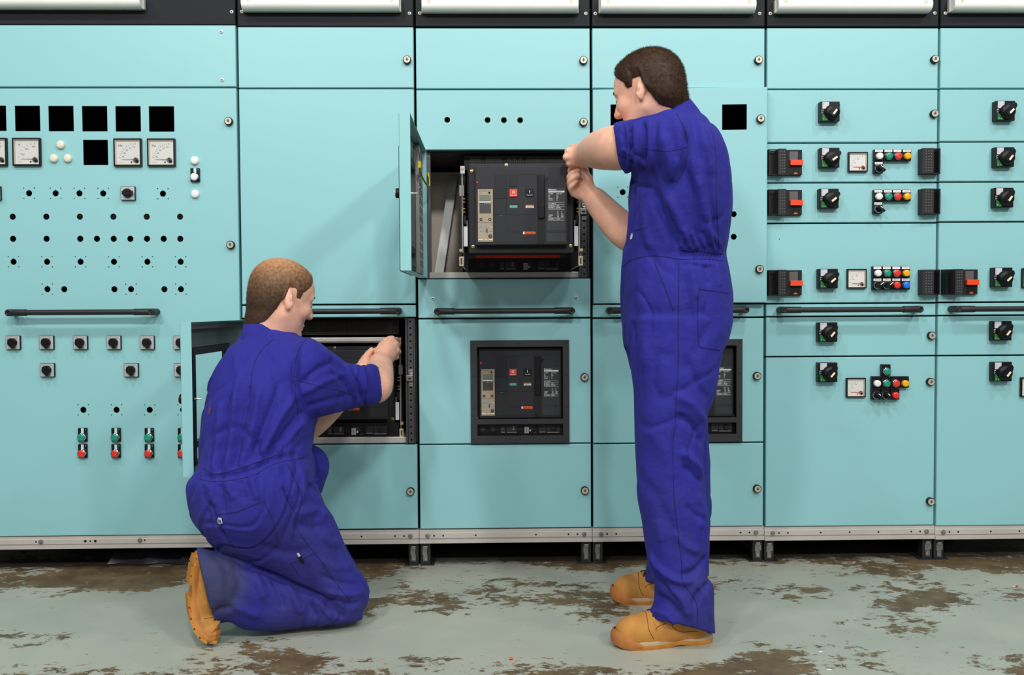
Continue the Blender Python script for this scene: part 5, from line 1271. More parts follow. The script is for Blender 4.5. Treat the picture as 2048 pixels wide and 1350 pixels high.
# --- boots: local x from heel to toe, y sideways, z up; laid along a spine
def sole_half(x, L, inner):
    return np.interp(x/L, [0, .04, .12, .25, .42, .60, .74, .86, .95, 1.0], [.012, .026, .034, .035, .031 if inner else .036, .043 if inner else .046, .047, .043, .029, .008])
def boot(spine, B, up0, parent, flip=1, tread=False, L=.292, collar=True, sole_m=GUM, mid=MIDS, shaft=None, lab=None):
    "spine: points of the sole line heel to toe; B: sideways unit vector; up0: side on which the foot lies"
    sp = np.array([n3(p) for p in spine]); seg = np.r_[0, np.cumsum(np.linalg.norm(np.diff(sp, axis=0), axis=1))]; T = seg[-1]; B = n3(B); B /= np.linalg.norm(B)
    xs = np.linspace(-.1, 1.1, 121)
    pos = np.array([[np.interp(np.clip(t, 0, 1)*T, seg, sp[:, i]) for i in range(3)] for t in xs])
    tan = np.gradient(pos, axis=0); tan[:10] = tan[12]; tan[-10:] = tan[-13]
    for _ in range(6): tan[1:-1] = (tan[:-2]+tan[1:-1]*2+tan[2:])/4
    tan /= np.linalg.norm(tan, axis=1, keepdims=True); U_ = np.cross(tan, B[None]); U_ *= np.sign((U_@n3(up0)).sum()); U_ /= np.linalg.norm(U_, axis=1, keepdims=True)
    pos[:10] = pos[10]+tan[10]*((xs[:10]-0)*T)[:, None]; pos[-10:] = pos[-11]+tan[-11]*((xs[-10:]-1)*T)[:, None]
    def warp(v):
        t = v[:, 0]/L; f = lambda A: np.stack([np.interp(t, xs, A[:, i]) for i in range(3)], 1)
        return f(pos)+f(U_)*v[:, 2:3]+B[None]*v[:, 1:2]*flip
    vol = Vol((-.03, -.07, -.01), (L+.03, .07, .22), .0035)
    vol.ell((.046, 0, .062), (.044, .035, .062)); vol.cone((.058, 0, .06), (.052, 0, .17), .043, .045, .02); vol.cone((.07, 0, .088), (.19, 0, .052), .042, .036, .02)
    vol.ell((.215, .002, .046), (.068, .044, .042), None, .02); vol.ell((.15, 0, .038), (.09, .040, .045), None, .02); vol.cone((.05, 0, .03), (.23, .002, .028), .030, .038, .02)
    Z = vol.grid((slice(0, vol.n[0]), slice(0, vol.n[1]), slice(0, vol.n[2])))[2]; vol.a = np.maximum(vol.a, np.broadcast_to(.016-Z, vol.n)).astype(np.float32)
    v, q = vol.extract(); q = fix_winding(v, q); v = relax(v, q, 2); N = vnormals(v, q)
    for cx, a in ((.135, .0022), (.155, .0022), (.175, .0018)): v = v-N*(a*np.exp(-((v[:, 0]-cx)/.006)**2)*np.clip((v[:, 2]-.06)/.02, 0, 1))[:, None]
    wv = warp(v); q = fix_winding(wv, q); o = to_obj('boot', wv, q, BOOTM, parent, wv.mean(0), lab)
    # sole: outline swept up, rising at the toe and under the heel
    n = 44; ou = [];
    for i in range(n): x = L*i/(n-1); ou.append((x, sole_half(x, L, False)))
    for i in range(n): x = L*(n-1-i)/(n-1); ou.append((x, -sole_half(x, L, True)))
    def band(z0, z1, g0, g1, m, name, mm=None):
        vs = []; 
        for (zf, g) in ((z0, g0), ((lambda x: (z0(x)+z1(x))/2), max(g0, g1)), (z1, g1)):
            for x, y in ou: vs.append((L/2+(x-L/2)*(1+(g-1)*.35), y*g, zf(x)))
        m_ = len(ou); fs = [(r*m_+i, r*m_+(i+1) % m_, (r+1)*m_+(i+1) % m_, (r+1)*m_+i) for r in range(2) for i in range(m_)]
        # caps as strips across
        for r in (0, 2):
            for i in range(n-1):
                a, b, c, d = r*m_+i, r*m_+i+1, r*m_+m_-2-i, r*m_+m_-1-i; fs.append((a, b, c, d) if r else (d, c, b, a))
        w = warp(np.array(vs)); mb = MB(); c = w.mean(0); mb.add([tuple(p-c) for p in w], fs, m, False); return mb, c
    lift = lambda x: .010*np.clip((x/L-.80)/.20, 0, 1)**2
    arch = lambda x: .005*math.exp(-((x/L-.36)/.07)**2)
    mb, c = band(lambda x: lift(x)+arch(x), lambda x: .013+lift(x)+arch(x), .97, 1.0, sole_m, 'sole')
    if tread:
        tb = []
        for i in range(10):
            x0 = .012+i*.028
            if 3 <= i <= 3: continue
            hw = sole_half(x0+.01, L, False)
            for s in (-1, 1):
                for a, b in ((.12, .50), (.58, .97)):
                    tb.append((x0, x0+.021, s*hw*a, s*hw*b))
        for x0, x1, y0, y1 in tb:
            vs = np.array([(x, y, z+float(lift(x))) for x in (x0, x1) for y in (y0, y1) for z in (-.0055, .002)]); w = warp(vs)-c
            mb.add([tuple(p) for p in w], [(0, 1, 3, 2), (4, 6, 7, 5), (0, 4, 5, 1), (2, 3, 7, 6), (0, 2, 6, 4), (1, 5, 7, 3)], sole_m)
    so = put('sole', mb, o, Vector(c), label='gum rubber sole')
    mb, c = band(lambda x: .0125+lift(x)+arch(x), lambda x: .027+lift(x)+.006*(x < .07)+.012*max(0, x/L-.83), .985, .93, mid, 'midsole'); put('midsole', mb, o, Vector(c), label='paler midsole band')
    if tread is False:
        mb, c = band(lambda x: .012+lift(x), lambda x: .030+lift(x)+.012*max(0, x/L-.80), 1.012, .95, sole_m, 'toe')
        # toe bumper: only the part over the toes
        pts = [(x, y) for x, y in ou[:n] if x > .74*L]+[(x, y) for x, y in ou[n:] if x > .74*L]; m_ = len(pts)
        rows = [(.004, 1.01), (.016, 1.045), (.030, 1.03), (.043, .93)]; vs = []
        for z, g in rows:
            for x, y in pts: e = min(1, (x/L-.74)/.14); vs.append((L*.5+(x-L*.5)*(1+(g-1)*.45), y*g, .008+(z-.008)*(.25+.75*e)+float(lift(x))))
        w = warp(np.array(vs)); c = w.mean(0); mb = MB(); mb.add([tuple(p-c) for p in w], [(r*m_+i, r*m_+i+1, (r+1)*m_+i+1, (r+1)*m_+i) for r in range(3) for i in range(m_-1)], BOOTD, True); put('toe_bumper', mb, o, Vector(c), label='darker tan toe bumper')
    lb = bvh_of(v, q)
    for ln in ([(.118, .06, .105), (.132, .06, .085), (.128, .06, .060), (.100, .06, .044), (.060, .06, .040)], [(.118, -.06, .105), (.132, -.06, .085), (.128, -.06, .060), (.100, -.06, .044), (.060, -.06, .040)], [(.185, .055, .030), (.200, .045, .062), (.196, 0, .095), (.200, -.045, .062), (.185, -.055, .030)], [(.150, .05, .075), (.172, .045, .066), (.180, .04, .056)], [(.150, -.05, .075), (.172, -.045, .066), (.180, -.04, .056)]):
        P_ = smooth2(ln, .004); hit = [lb.find_nearest(Vector(p_))[0] for p_ in P_]; w = warp(np.array([tuple(h_) for h_ in hit])); mb = MB(); mb.tube([Vector(p_-w[0]) for p_ in w], .0011, BOOTST, 6); put('stitching', mb, o, Vector(w[0]))
    # laces and eyelets across the instep
    mb = MB(); c = None
    for i, x in enumerate((.125, .148, .170)):
        ys = np.linspace(-.026, .026, 9); top = np.array([(x+.012*abs(y)/.026, y, 0) for y in ys]); bz = []
        for p in top:
            col = np.abs(v[:, 0]-p[0]) < .006; col &= np.abs(v[:, 1]-p[1]) < .006; bz.append(v[col, 2].max() if col.any() else .08)
        top[:, 2] = np.array(bz)+.0012; w = warp(top)
        if c is None: c = w[4]
        mb.tube([Vector(p-c) for p in w], .0022, LACE, 6)
    put('lace', mb, o, Vector(c), label='dark laces')
    return o
# =================================================================== the standing man
def standing_man():
    torso = [((1250, 690), (1448, 690), -.62, .15), ((1246, 655), (1455, 655), -.625, .17), ((1244, 611), (1459.5, 615), -.63, .18), ((1243.8, 585), (1459.4, 587), -.63, .18), ((1243.8, 560), (1455, 558), -.63, .175),
             ((1244, 533), (1451, 533), -.63, .167), ((1247, 508), (1446.7, 506), -.63, .158), ((1250.5, 484), (1451, 480), -.63, .167), ((1254.5, 440), (1456, 440), -.63, .185), ((1258.5, 403), (1457, 403), -.63, .20),
             ((1264, 355), (1455, 353), -.63, .21), ((1268, 330), (1451, 329), -.63, .215), ((1283, 305), (1446, 304.5), -.63, .215), ((1300, 280), (1437, 280), -.63, .21), ((1315, 256), (1425, 256), -.63, .185), ((1328, 238), (1406, 236), -.62, .13), ((1338, 225), (1391, 221), -.61, .07)]
    nleg = [((1262, 640), (1456, 640), -.70, .11), ((1261, 690), (1448, 690), -.705, .11), ((1263, 720), (1440, 722), -.71, .108), ((1266.5, 755), (1434, 755), -.715, .105), ((1270, 789), (1427, 789), -.72, .10), ((1270.7, 827), (1415, 827), -.73, .095), ((1272, 880), (1407, 880), -.735, .09),
            ((1273.5, 928), (1404, 928), -.74, .09), ((1272, 960), (1407, 960), -.745, .09), ((1276, 1000), (1409, 1000), -.75, .09), ((1284.5, 1037), (1415, 1037), -.755, .088), ((1290.6, 1081), (1416.5, 1081), -.76, .086), ((1296.7, 1117), (1415, 1112), -.765, .086), ((1303, 1145), (1414, 1152), -.77, .088),
            ((1310, 1172), (1424, 1170), -.775, .09), ((1309, 1202), (1425.5, 1195), -.78, .092), ((1300, 1222), (1425, 1230), -.785, .092), ((1292, 1237), (1427, 1267), -.785, .092)]
    fleg = [((1250, 640), (1440, 640), -.53, .11), ((1248, 680), (1435, 680), -.525, .105), ((1257, 722), (1430, 720), -.52, .10), ((1270, 760), (1420, 760), -.515, .10), ((1283, 830), (1413, 830), -.50, .095), ((1288, 875), (1416, 868), -.49, .09), ((1291, 907), (1419, 907), -.485, .088),
            ((1293, 960), (1418.5, 955), -.48, .086), ((1296, 1000), (1420, 1000), -.47, .086), ((1298, 1050), (1418.5, 1050), -.46, .085), ((1298, 1100), (1416, 1100), -.45, .085), ((1294, 1138), (1416, 1140), -.44, .088), ((1286, 1162), (1412, 1192), -.435, .09)]
    nsl = [((1408, 250), (1408, 350), -.70, .09), ((1368, 228), (1376, 368), -.755, .098), ((1337, 222), (1349, 376), -.765, .10), ((1311, 231), (1320, 362), -.75, .10), ((1286, 236), (1292, 350), -.725, .095), ((1262, 242), (1269, 340), -.695, .09), ((1250, 246), (1257, 340), -.675, .087)]
    cuf = [((1257, 243), (1265, 340), -.69, .088), ((1249, 242), (1257, 346), -.675, .094), ((1238, 245), (1247, 346), -.66, .095), ((1226, 249), (1237, 340), -.645, .088)]
    fsl = [A3(1345, 285, -.46), A3(1298, 445, -.45)]
    lo = n3((A3(1215, 300, -.8)[0]-.13, -.95, -.02)); hi = n3((A3(1470, 600, -.6)[0]+.06, -.20, 1.80))
    vol = Vol(lo, hi, .0043)
    for s, k in ((torso, 0), (nleg, .03), (fleg, .03)): vol.mesh(*loft(dense(s)), k)
    vol.mesh(*loft(dense(nsl)), .025); vol.chain([A3(1375, 290, -.47), fsl[0], fsl[1]], [.075, .07, .066], .03)
    under = vol.a.copy()
    # boots' shafts and the arm leave openings in hems and cuff
    for y, c, Y in ((0, (1362, 1258), -.785), (0, (1352, 1180), -.437)):
        p = A3(c[0], c[1]+6, Y); vol.cone(p-n3((0, 0, .02)), p+n3((0, 0, .045)), .078, .070, 0, 'carve')
    v, q = vol.extract(); q = fix_winding(v, q); v = relax(v, q, 2); v = cloth_noise(v, vnormals(v, q), .0035, 11, 3.1); v = cloth_ridges(v, vnormals(v, q), .0042, 8.5, 2.2, (1, 1, .55))
    FO = [([(1372, 262), (1378, 300), (1366, 345), (1350, 374)], -9, 14), ([(1325, 268), (1338, 320), (1347, 366)], 8, 14), ([(1312, 240), (1308, 290), (1322, 350)], -6, 10), ([(1352, 232), (1360, 285), (1352, 340)], 6, 13),
          ([(1282, 240), (1290, 275), (1288, 325)], -8, 8), ([(1270, 245), (1272, 285), (1276, 335)], 6, 8), ([(1262, 258), (1264, 300)], -7, 6), ([(1299, 238), (1300, 290), (1305, 345)], 5, 9),
          ([(1296, 372), (1312, 400), (1330, 440), (1356, 492)], -12, 15), ([(1330, 385), (1352, 430), (1375, 488)], 7, 14), ([(1395, 350), (1408, 420), (1424, 490)], 7, 13), ([(1412, 300), (1420, 380), (1434, 480)], -6, 9), ([(1376, 340), (1390, 420), (1402, 488)], -6, 11),
          ([(1270, 372), (1266, 420), (1262, 480)], -5, 10), ([(1285, 400), (1290, 450), (1300, 500)], 5, 14), ([(1262, 360), (1290, 376), (1300, 368)], -6, 7),
          ([(1392, 236), (1412, 290), (1424, 350)], 5, 12), ([(1376, 222), (1392, 262), (1400, 330)], -5, 10),
          ([(1358, 506), (1400, 509), (1447, 514)], -7, 10), ([(1362, 520), (1402, 526), (1449, 532)], 3, 6), ([(1380, 530), (1388, 560), (1392, 600)], 5, 11), ([(1410, 530), (1418, 570)], -5, 9), ([(1432, 530), (1440, 575)], 4, 9), ([(1366, 545), (1375, 600), (1384, 650)], -5, 12),
          ([(1268, 640), (1270, 700), (1272, 760)], -6, 10), ([(1290, 560), (1285, 640), (1290, 740)], 5, 25), ([(1372, 720), (1400, 780), (1418, 800)], -5, 13), ([(1345, 790), (1385, 810), (1412, 850)], 7, 14), ([(1350, 830), (1385, 850), (1404, 890)], -8, 11),
          ([(1360, 905), (1385, 920), (1404, 950)], 8, 11), ([(1365, 930), (1385, 948), (1406, 965)], -6, 8), ([(1300, 860), (1330, 900), (1350, 960)], 4, 20), ([(1395, 985), (1405, 1020), (1400, 1060)], 5, 10), ([(1372, 1010), (1392, 1030), (1410, 1040)], -6, 9),
          ([(1300, 1105), (1318, 1135), (1352, 1160), (1385, 1163)], 9, 10), ([(1300, 1122), (1322, 1162), (1345, 1185)], -9, 9), ([(1414, 1112), (1390, 1142), (1360, 1152)], -8, 10), ([(1420, 1165), (1396, 1190), (1390, 1212)], -9, 9), ([(1330, 1168), (1362, 1195), (1378, 1235)], 8, 11),
          ([(1312, 1188), (1340, 1206), (1362, 1230)], -8, 9), ([(1402, 1172), (1414, 1200), (1420, 1240)], 6, 9), ([(1310, 1222), (1335, 1232), (1352, 1252)], 5, 9), ([(1345, 1060), (1370, 1090), (1400, 1105)], 6, 13), ([(1315, 1040), (1322, 1085)], 4, 16)]
    for i in range(11): x = 1364+i*8; FO.append(([(x-10-2*i*.3, 470-(i % 3)*8), (x, 497)], -4 if i % 2 else 3.5, 3.6)); FO.append(([(x, 499), (x+1, 514)], -2.6, 2.4)); FO.append(([(x+1, 517), (x+3, 536)], -3, 3.2))
    v = folds(v, q, [(p_, a_*1.55, w_) for p_, a_, w_ in FO]); v = relax(v, q, 1, .35)
    ori = floor_at(1345, 1290); ori.y = -.62; ori.z = 0
    # body
    vb = Vol((lo[0]-.02, lo[1], lo[2]), hi, .0034)
    idx = [np.clip(((np.arange(vb.n[i])*vb.h+vb.lo[i]-vol.lo[i])/vol.h).round().astype(int), 0, vol.n[i]-1) for i in range(3)]
    vb.a = np.minimum(under[np.ix_(*idx)]+.034, BIG).astype(np.float32)
    R = head_frame((-.83, .56), math.radians(13), math.radians(-3)); hs = 1.0
    ear = R@(n3((-.014, .082, -.004))*hs); Yc = -.60; C = A3(1280.5, 177, Yc+ear[1])-ear
    hv = Vol(C-.21, C+.21, vb.h); P = add_head(hv, C, R, hs)
    hv.cone(P(-.042, 0, -.030), A3(1342, 236, -.60), .058, .060, .03); hv.cone(P(-.01, 0, -.06), A3(1330, 252, -.60), .050, .06, .03); vol_merge(vb, hv, .02)
    # near (left) arm: elbow in the cuff, forearm to the breaker, fist over the top corner
    el = A3(1247, 296, -.66); vb.chain([A3(1330, 290, -.73), el], [.048, .050], .02)
    vb.chain([el, A3(1227, 296, -.62), A3(1206, 299, -.545), A3(1190, 302, -.475), A3(1175, 306.5, -.415), A3(1168, 309, -.392)], [.054, .0560, .0525, .0440, .0315, .0285], .02)
    vb.cone(A3(1170, 308, -.398), A3(1150, 310, -.386), .0285, .020, .03)
    Yh = -.394
    K = [A3(1147, 294, Yh+.01), A3(1137, 302, Yh-.002), A3(1133, 314, Yh-.002), A3(1138, 326, Yh+.005)]
    Fg = []
    for i, (kx, ky) in enumerate(((1147, 294), (1137, 302), (1133, 314), (1138, 326))):
        Fg.append([A3(kx+1+i*.5, ky+2, Yh+.042), A3(kx+12, ky+5, Yh+.058), A3(kx+20, ky+6, Yh+.040)])
    add_hand(vb, A3(1166, 311, -.394), K, Fg, [A3(1158, 305, -.37), A3(1152, 318, -.350), A3(1153, 329, -.342), A3(1157, 336, -.342)], (.0125, .0135, .013, .012), (.0105, .0112, .0108, .0096))
    vb.ell(A3(1152, 312, Yh+.014), (.026, .014, .024), None, .008)
    # far (right) arm
    vb.chain([A3(1295, 445, -.45), A3(1266, 472, -.45), A3(1232, 446, -.42), A3(1205, 416, -.385), A3(1186, 394, -.355)], [.048, .046, .044, .036, .029], .02)
    Yp = -.345
    K = [A3(1148, 356, Yp+.012), A3(1143, 366, Yp+.014), A3(1142, 376, Yp+.012), A3(1147, 387, Yp+.006)]
    Fg = [[A3(1141, 342, Yp-.004), A3(1148, 335, Yp-.018), A3(1158, 334, Yp-.022)], [A3(1140, 354, Yp-.012), A3(1147, 346, Yp-.028), A3(1157, 341, Yp-.032)], [A3(1140, 365, Yp-.016), A3(1147, 357, Yp-.032), A3(1157.5, 351, Yp-.034)], [A3(1142, 377, Yp-.014), A3(1147, 369, Yp-.028), A3(1154, 362, Yp-.032)]]
    add_hand(vb, A3(1181, 388, -.352), K, Fg, [A3(1178, 377, -.355), A3(1178, 357, -.368), A3(1171, 345, -.370), A3(1163, 337, -.368)], (.0135, .014, .0135, .0125), (.0096, .010, .0096, .0084), .026)
    vb.ell(A3(1164, 376, Yp+.002), (.030, .016, .034), None, .014); vb.ell(A3(1176, 372, Yp-.008), (.018, .015, .026), None, .012)
    bv_, bq = vb.extract(); bq = fix_winding(bv_, bq); bv_ = relax(bv_, bq, 2, .4)
    man = to_obj('person', bv_, bq, SKIN, None, ori); man['label'] = 'standing man in blue overalls and tan boots with both hands raised at the drawn-out breaker'; man['category'] = 'person'
    make_hair('hair', hv, C, R, hs, .0115, hairline1, HAIR1, man, 26000, .0065, 'short brown hair')
    face_details(man, P, C, HAIR1, R)
    cov = to_obj('coverall', v, q, CLOTH, man, ori, 'royal blue boiler suit'); bv = bvh_of(v, q)
    # rolled cuff with an open mouth
    cvv = Vol(A3(1212, 400, -.85), A3(1290, 200, -.45), .004); cvv.mesh(*loft(dense(cuf)), 0); a, b = A3(1262, 294, -.70), A3(1215, 296, -.60); d = (b-a)/np.linalg.norm(b-a)
    cvv.cone(A3(1240, 297, -.652), A3(1240, 297, -.652)+d*.10, .072, .078, .004, 'carve'); cv, cq = cvv.extract(); cq = fix_winding(cv, cq); cv = relax(cv, cq, 2); cv = cloth_noise(cv, vnormals(cv, cq), .0022, 22, 9, (1, 1, 1)); cv = relax(cv, cq, 2)
    cv = folds(cv, cq, [([(1246, 248), (1249, 290), (1250, 338)], -6, 6), ([(1238, 262), (1246, 275), (1248, 296)], -5, 5), ([(1240, 300), (1256, 306), (1262, 330)], 5, 6), ([(1236, 312), (1252, 322)], -4, 5)])
    to_obj('rolled_cuff', cv, cq, CLOTH, cov, cv.mean(0))
    # collar
    cl = Vol(A3(1285, 262, -.80), A3(1405, 180, -.44), .004)
    cl.mesh(*loft(dense([((1300, 252), (1402, 232), -.60, .098), ((1303, 243), (1393, 218), -.60, .090), ((1312, 232), (1377, 199), -.60, .078)])), 0)
    cl.mesh(*loft(dense([((1305, 262), (1396, 232), -.60, .090), ((1309, 246), (1386, 219), -.60, .081), ((1317, 226), (1369, 192), -.60, .070)])), 0, 'carve')
    a_, b_ = cl.extract(); b_ = fix_winding(a_, b_); a_ = relax(a_, b_, 2); to_obj('collar', a_, b_, CLOTH, cov, a_.mean(0))
    seam('seam', bv, [[(1358, 521), (1357, 600), (1356, 660), (1356.5, 720), (1351, 832), (1346, 907), (1348.5, 1000), (1354, 1049), (1362.7, 1122), (1365, 1161), (1384.7, 1191), (1394, 1212), (1394, 1248)]], CLOTHD, cov)
    seam('seam', bv, [[(1246, 533), (1266, 519.5), (1308, 511), (1359, 518), (1403, 518), (1446, 521)]], CLOTHD, cov)
    seam('seam', bv, [[(1361, 499), (1405.6, 502.5), (1445, 508)]], CLOTHD, cov)
    seam('pocket_edge', bv, [[(1308, 521), (1320, 550), (1334.7, 587), (1347, 621)]], CLOTHD, cov, .0014)
    seam('pocket_edge', bv, [[(1397, 578), (1427, 582), (1457, 587)], [(1397, 578), (1394.6, 623), (1395.5, 645), (1397, 685), (1402.7, 694.7), (1440, 700)]], CLOTHD, cov, .0012)
    seam('seam', bv, [[(1420, 256), (1427.6, 280), (1432.5, 329), (1432.5, 391), (1435, 440), (1438.6, 498)]], CLOTHD, cov)
    seam('seam', bv, [[(1352, 226), (1366, 252), (1376, 290), (1371, 329), (1351, 372)]], CLOTHD, cov)
    seam('seam', bv, [[(1288, 297), (1334.7, 302), (1374, 294.7)]], CLOTHD, cov, .0008)
    seam('pocket_edge', bv, [[(1268.7, 462), (1282, 458), (1295.6, 454.7)]], CLOTHD, cov)
    bo = patch('badge', bv, [(1261.5, 478), (1263, 468), (1266.5, 465.5), (1267.5, 470), (1266, 477), (1263.5, 480)], BADGE, cov, .003, 'small white badge')
    # boots
    h = floor_at(1405, 1284); t = floor_at(1226, 1291); h.y, t.y = -.775, -.815; h.x = at(1426, 1283, -.775).x-.004; t.x = at(1223, 1283, -.815).x+.002; h.z = t.z = 0
    d = (t-h).normalized(); boot([h, h+d*.14, h+d*.2, t], (-d.y, d.x, 0), (0, 0, 1), man, 1, False, lab='worn tan work boot, the nearer foot')
    t = Vector((at(1221.5, 1195, -.425).x, -.425, 0)); h = t+Vector((.274, 0, 0)); d = (t-h).normalized()
    boot([h, h+d*.14, h+d*.2, t], (-d.y, d.x, 0), (0, 0, 1), man, 1, False, lab='worn tan work boot, the farther foot')
    return man
M1 = standing_man()
# =================================================================== the kneeling man
def kneeling_man():
    torso = [((440, 1098), (560, 1112), -.64, .11), ((416, 1073), (592, 1085), -.64, .15), ((399, 1051), (612, 1058), -.64, .168), ((388, 1029), (626, 1030), -.635, .176), ((381, 995), (633, 1002), -.63, .178), ((381, 968), (633, 972), -.625, .175),
             ((396, 946), (627, 936), -.615, .165), ((405, 922), (624, 902), -.60, .160), ((406, 900), (625, 878), -.585, .162), ((409.5, 868), (629, 850), -.57, .17), ((414, 829), (636, 825), -.55, .178), ((419, 803), (642, 797), -.54, .18),
             ((426, 766), (650, 762), -.52, .18), ((438, 734), (652, 730), -.505, .17), ((456, 706), (645, 702), -.49, .15), ((472, 686), (620, 682), -.475, .12), ((486, 672), (596, 668), -.465, .09), ((500, 661), (574, 660), -.46, .07)]
    rsl = [((592, 690), (600, 835), -.57, .10), ((612, 675), (618, 836), -.57, .105), ((636, 684), (642, 832), -.555, .10), ((668, 708), (670, 826), -.51, .088), ((700, 727), (693, 821), -.455, .078), ((722, 729), (712, 814), -.41, .072), ((742, 731), (737, 809), -.37, .068), ((755, 738), (758, 803), -.345, .062)]
    thigh = [((590, 975), (430, 1075), -.64, .12), ((630, 990), (450, 1100), -.635, .125), ((645, 1007), (468, 1119), -.63, .122), ((662, 1031), (500, 1136), -.63, .115), ((681, 1078), (546, 1150), -.625, .108), ((697, 1110), (592, 1173), -.62, .10), ((717, 1142), (630, 1197), -.615, .095), ((731, 1166), (660, 1222), -.61, .088), ((737, 1190), (692, 1238), -.605, .075), ((731, 1213), (714, 1237), -.60, .045)]
    calf = [((722, 1185), (724, 1234), -.60, .05), ((690, 1180), (697, 1242), -.61, .075), ((642, 1170), (645, 1248), -.625, .082), ((592, 1155), (592, 1252), -.645, .086), ((542, 1138), (532, 1256), -.67, .09), ((500, 1123), (487, 1253), -.69, .092), ((462, 1112), (458, 1241), -.705, .092), ((427, 1104), (436, 1243), -.72, .094), ((391, 1093), (428, 1245), -.73, .092)]
    lo = n3((A3(360, 900, -.8)[0]-.03, -.98, -.02)); hi = n3((A3(800, 700, 0)[0]+.05, .06, 1.22))
    vol = Vol(lo, hi, .0045)
    vol.mesh(*loft(dense(torso)), 0); vol.mesh(*loft(dense(rsl)), .02); vol.mesh(*loft(dense(thigh)), .035); vol.mesh(*loft(dense(calf)), .004)
    # far leg: foot flat, knee raised
    hip, kn, an = A3(505, 1000, -.50), A3(610, 936, -.40), A3(560, 1120, -.33)
    vol.chain([hip, kn], [.10, .076], .03); vol.chain([kn, an, n3((an[0], an[1], .10))], [.070, .062, .066], .02)
    # far sleeve
    sh, fe = A3(500, 745, -.40), A3(578, 850, -.36); vol.chain([sh, fe], [.075, .062], .03)
    under = vol.a.copy()
    p = A3(404, 1170, -.727); p2 = A3(445, 1176, -.715); vol.cone(p, p2, .082, .060, .004, 'carve')
    p = n3((an[0], an[1], .03)); vol.cone(p, p+n3((0, 0, .05)), .07, .05, 0, 'carve')
    v, q = vol.extract(); q = fix_winding(v, q); v = relax(v, q, 2); v = cloth_noise(v, vnormals(v, q), .0035, 11, 7.7); v = cloth_ridges(v, vnormals(v, q), .0040, 8.5, 6.1, (1, 1, .6))
    FO = [([(428, 945), (436, 880), (440, 800)], 7, 8), ([(440, 945), (450, 870), (458, 790)], -8, 8), ([(452, 945), (466, 860), (474, 760)], 8, 9), ([(468, 940), (486, 860), (500, 770)], -8, 9), ([(484, 935), (505, 860), (520, 770)], 9, 11), ([(500, 930), (530, 850), (560, 770)], -9, 10),
          ([(515, 925), (552, 850), (590, 790)], 11, 12), ([(535, 915), (575, 860), (606, 820)], -8, 10), ([(553, 905), (590, 862), (612, 842)], 6, 10), ([(420, 800), (414, 860), (415, 920)], 4, 10), ([(470, 700), (478, 760), (470, 830)], 5, 14), ([(520, 690), (545, 730), (560, 780)], -5, 14),
          ([(399, 950), (425, 955), (470, 949), (515, 936), (553, 918), (600, 908)], -7, 9), ([(616, 672), (598, 698), (589, 735), (591, 784), (597, 830)], -7, 8), ([(606, 690), (604, 740), (606, 800)], 5, 9),
          ([(600, 770), (630, 742), (668, 722)], -7, 9), ([(604, 790), (645, 765), (690, 748)], 6, 10), ([(612, 815), (660, 800), (700, 790)], -5, 10), ([(640, 700), (670, 722), (690, 740)], 5, 10), ([(660, 745), (690, 765), (706, 800)], -7, 9), ([(690, 730), (702, 760), (712, 800)], 7, 8), ([(706, 730), (716, 762), (722, 800)], -9, 7),
          ([(720, 730), (728, 756), (730, 785)], 8, 7), ([(732, 735), (740, 765), (742, 800)], -6, 6), ([(742, 742), (748, 770)], 4, 6),
          ([(405, 965), (412, 1010), (424, 1060)], -6, 8), ([(418, 968), (430, 1010)], 6, 8), ([(436, 966), (446, 1005), (448, 1030)], -6, 8), ([(455, 964), (466, 1000)], 5, 8), ([(480, 960), (490, 1000)], -5, 8), ([(500, 955), (516, 1000)], 5, 9), ([(421, 1000), (430, 1040), (452, 1080)], -7, 8),
          ([(565, 973), (578, 1000), (592, 1028)], -5, 8), ([(598, 935), (606, 970), (602, 1010)], 6, 9), ([(618, 960), (625, 995), (648, 1030)], -6, 12), ([(600, 1028), (630, 1020), (655, 1030)], 7, 14), ([(588, 1045), (620, 1055), (660, 1050)], -6, 14), ([(640, 1070), (660, 1085), (682, 1086)], 5, 12),
          ([(520, 1090), (570, 1105), (620, 1100)], -5, 14), ([(640, 1120), (670, 1135), (705, 1135)], 5, 12), ([(640, 1150), (680, 1165), (722, 1168)], -5, 9), ([(650, 1182), (690, 1190), (728, 1186)], 6, 8), ([(660, 1198), (690, 1208), (722, 1206)], -6, 7),
          ([(468, 1119), (500, 1136), (546, 1149), (592, 1171), (640, 1193), (690, 1226)], -9, 9), ([(508, 1145), (520, 1170), (528, 1200)], 6, 11), ([(545, 1160), (560, 1190), (566, 1220)], -7, 10), ([(572, 1168), (588, 1196), (602, 1230)], 8, 11), ([(598, 1182), (618, 1208), (634, 1238)], -8, 9), ([(622, 1194), (648, 1216), (664, 1240)], 7, 8), ([(648, 1206), (672, 1224), (690, 1238)], -6, 7),
          ([(430, 1120), (438, 1160), (440, 1210)], 5, 16), ([(470, 1215), (440, 1220), (425, 1230)], -8, 11), ([(466, 1128), (480, 1160), (470, 1205)], -5, 14), ([(452, 1230), (470, 1215), (520, 1235)], 6, 12), ([(626, 905), (634, 940), (630, 970)], -8, 9)]
    for i in range(16):
        x = 404+i*12.4; y = np.interp(x, [400, 424, 468, 510, 553, 610], [953, 956, 951, 938, 919, 910]); FO.append(([(x-1, y-9), (x+1, y+7)], -3 if i % 2 else 2.6, 2.8)); FO.append(([(x+2, y+10), (x+4, y+34)], -3.4 if i % 2 else 3, 4)); FO.append(([(x, y-14), (x+5, y-44)], -3.5 if i % 2 else 3, 4.5))
    v = folds(v, q, [(p_, a_*1.45, w_) for p_, a_, w_ in FO]); v = relax(v, q, 1, .35)
    ori = floor_at(560, 1245); ori.y = -.62; ori.z = 0
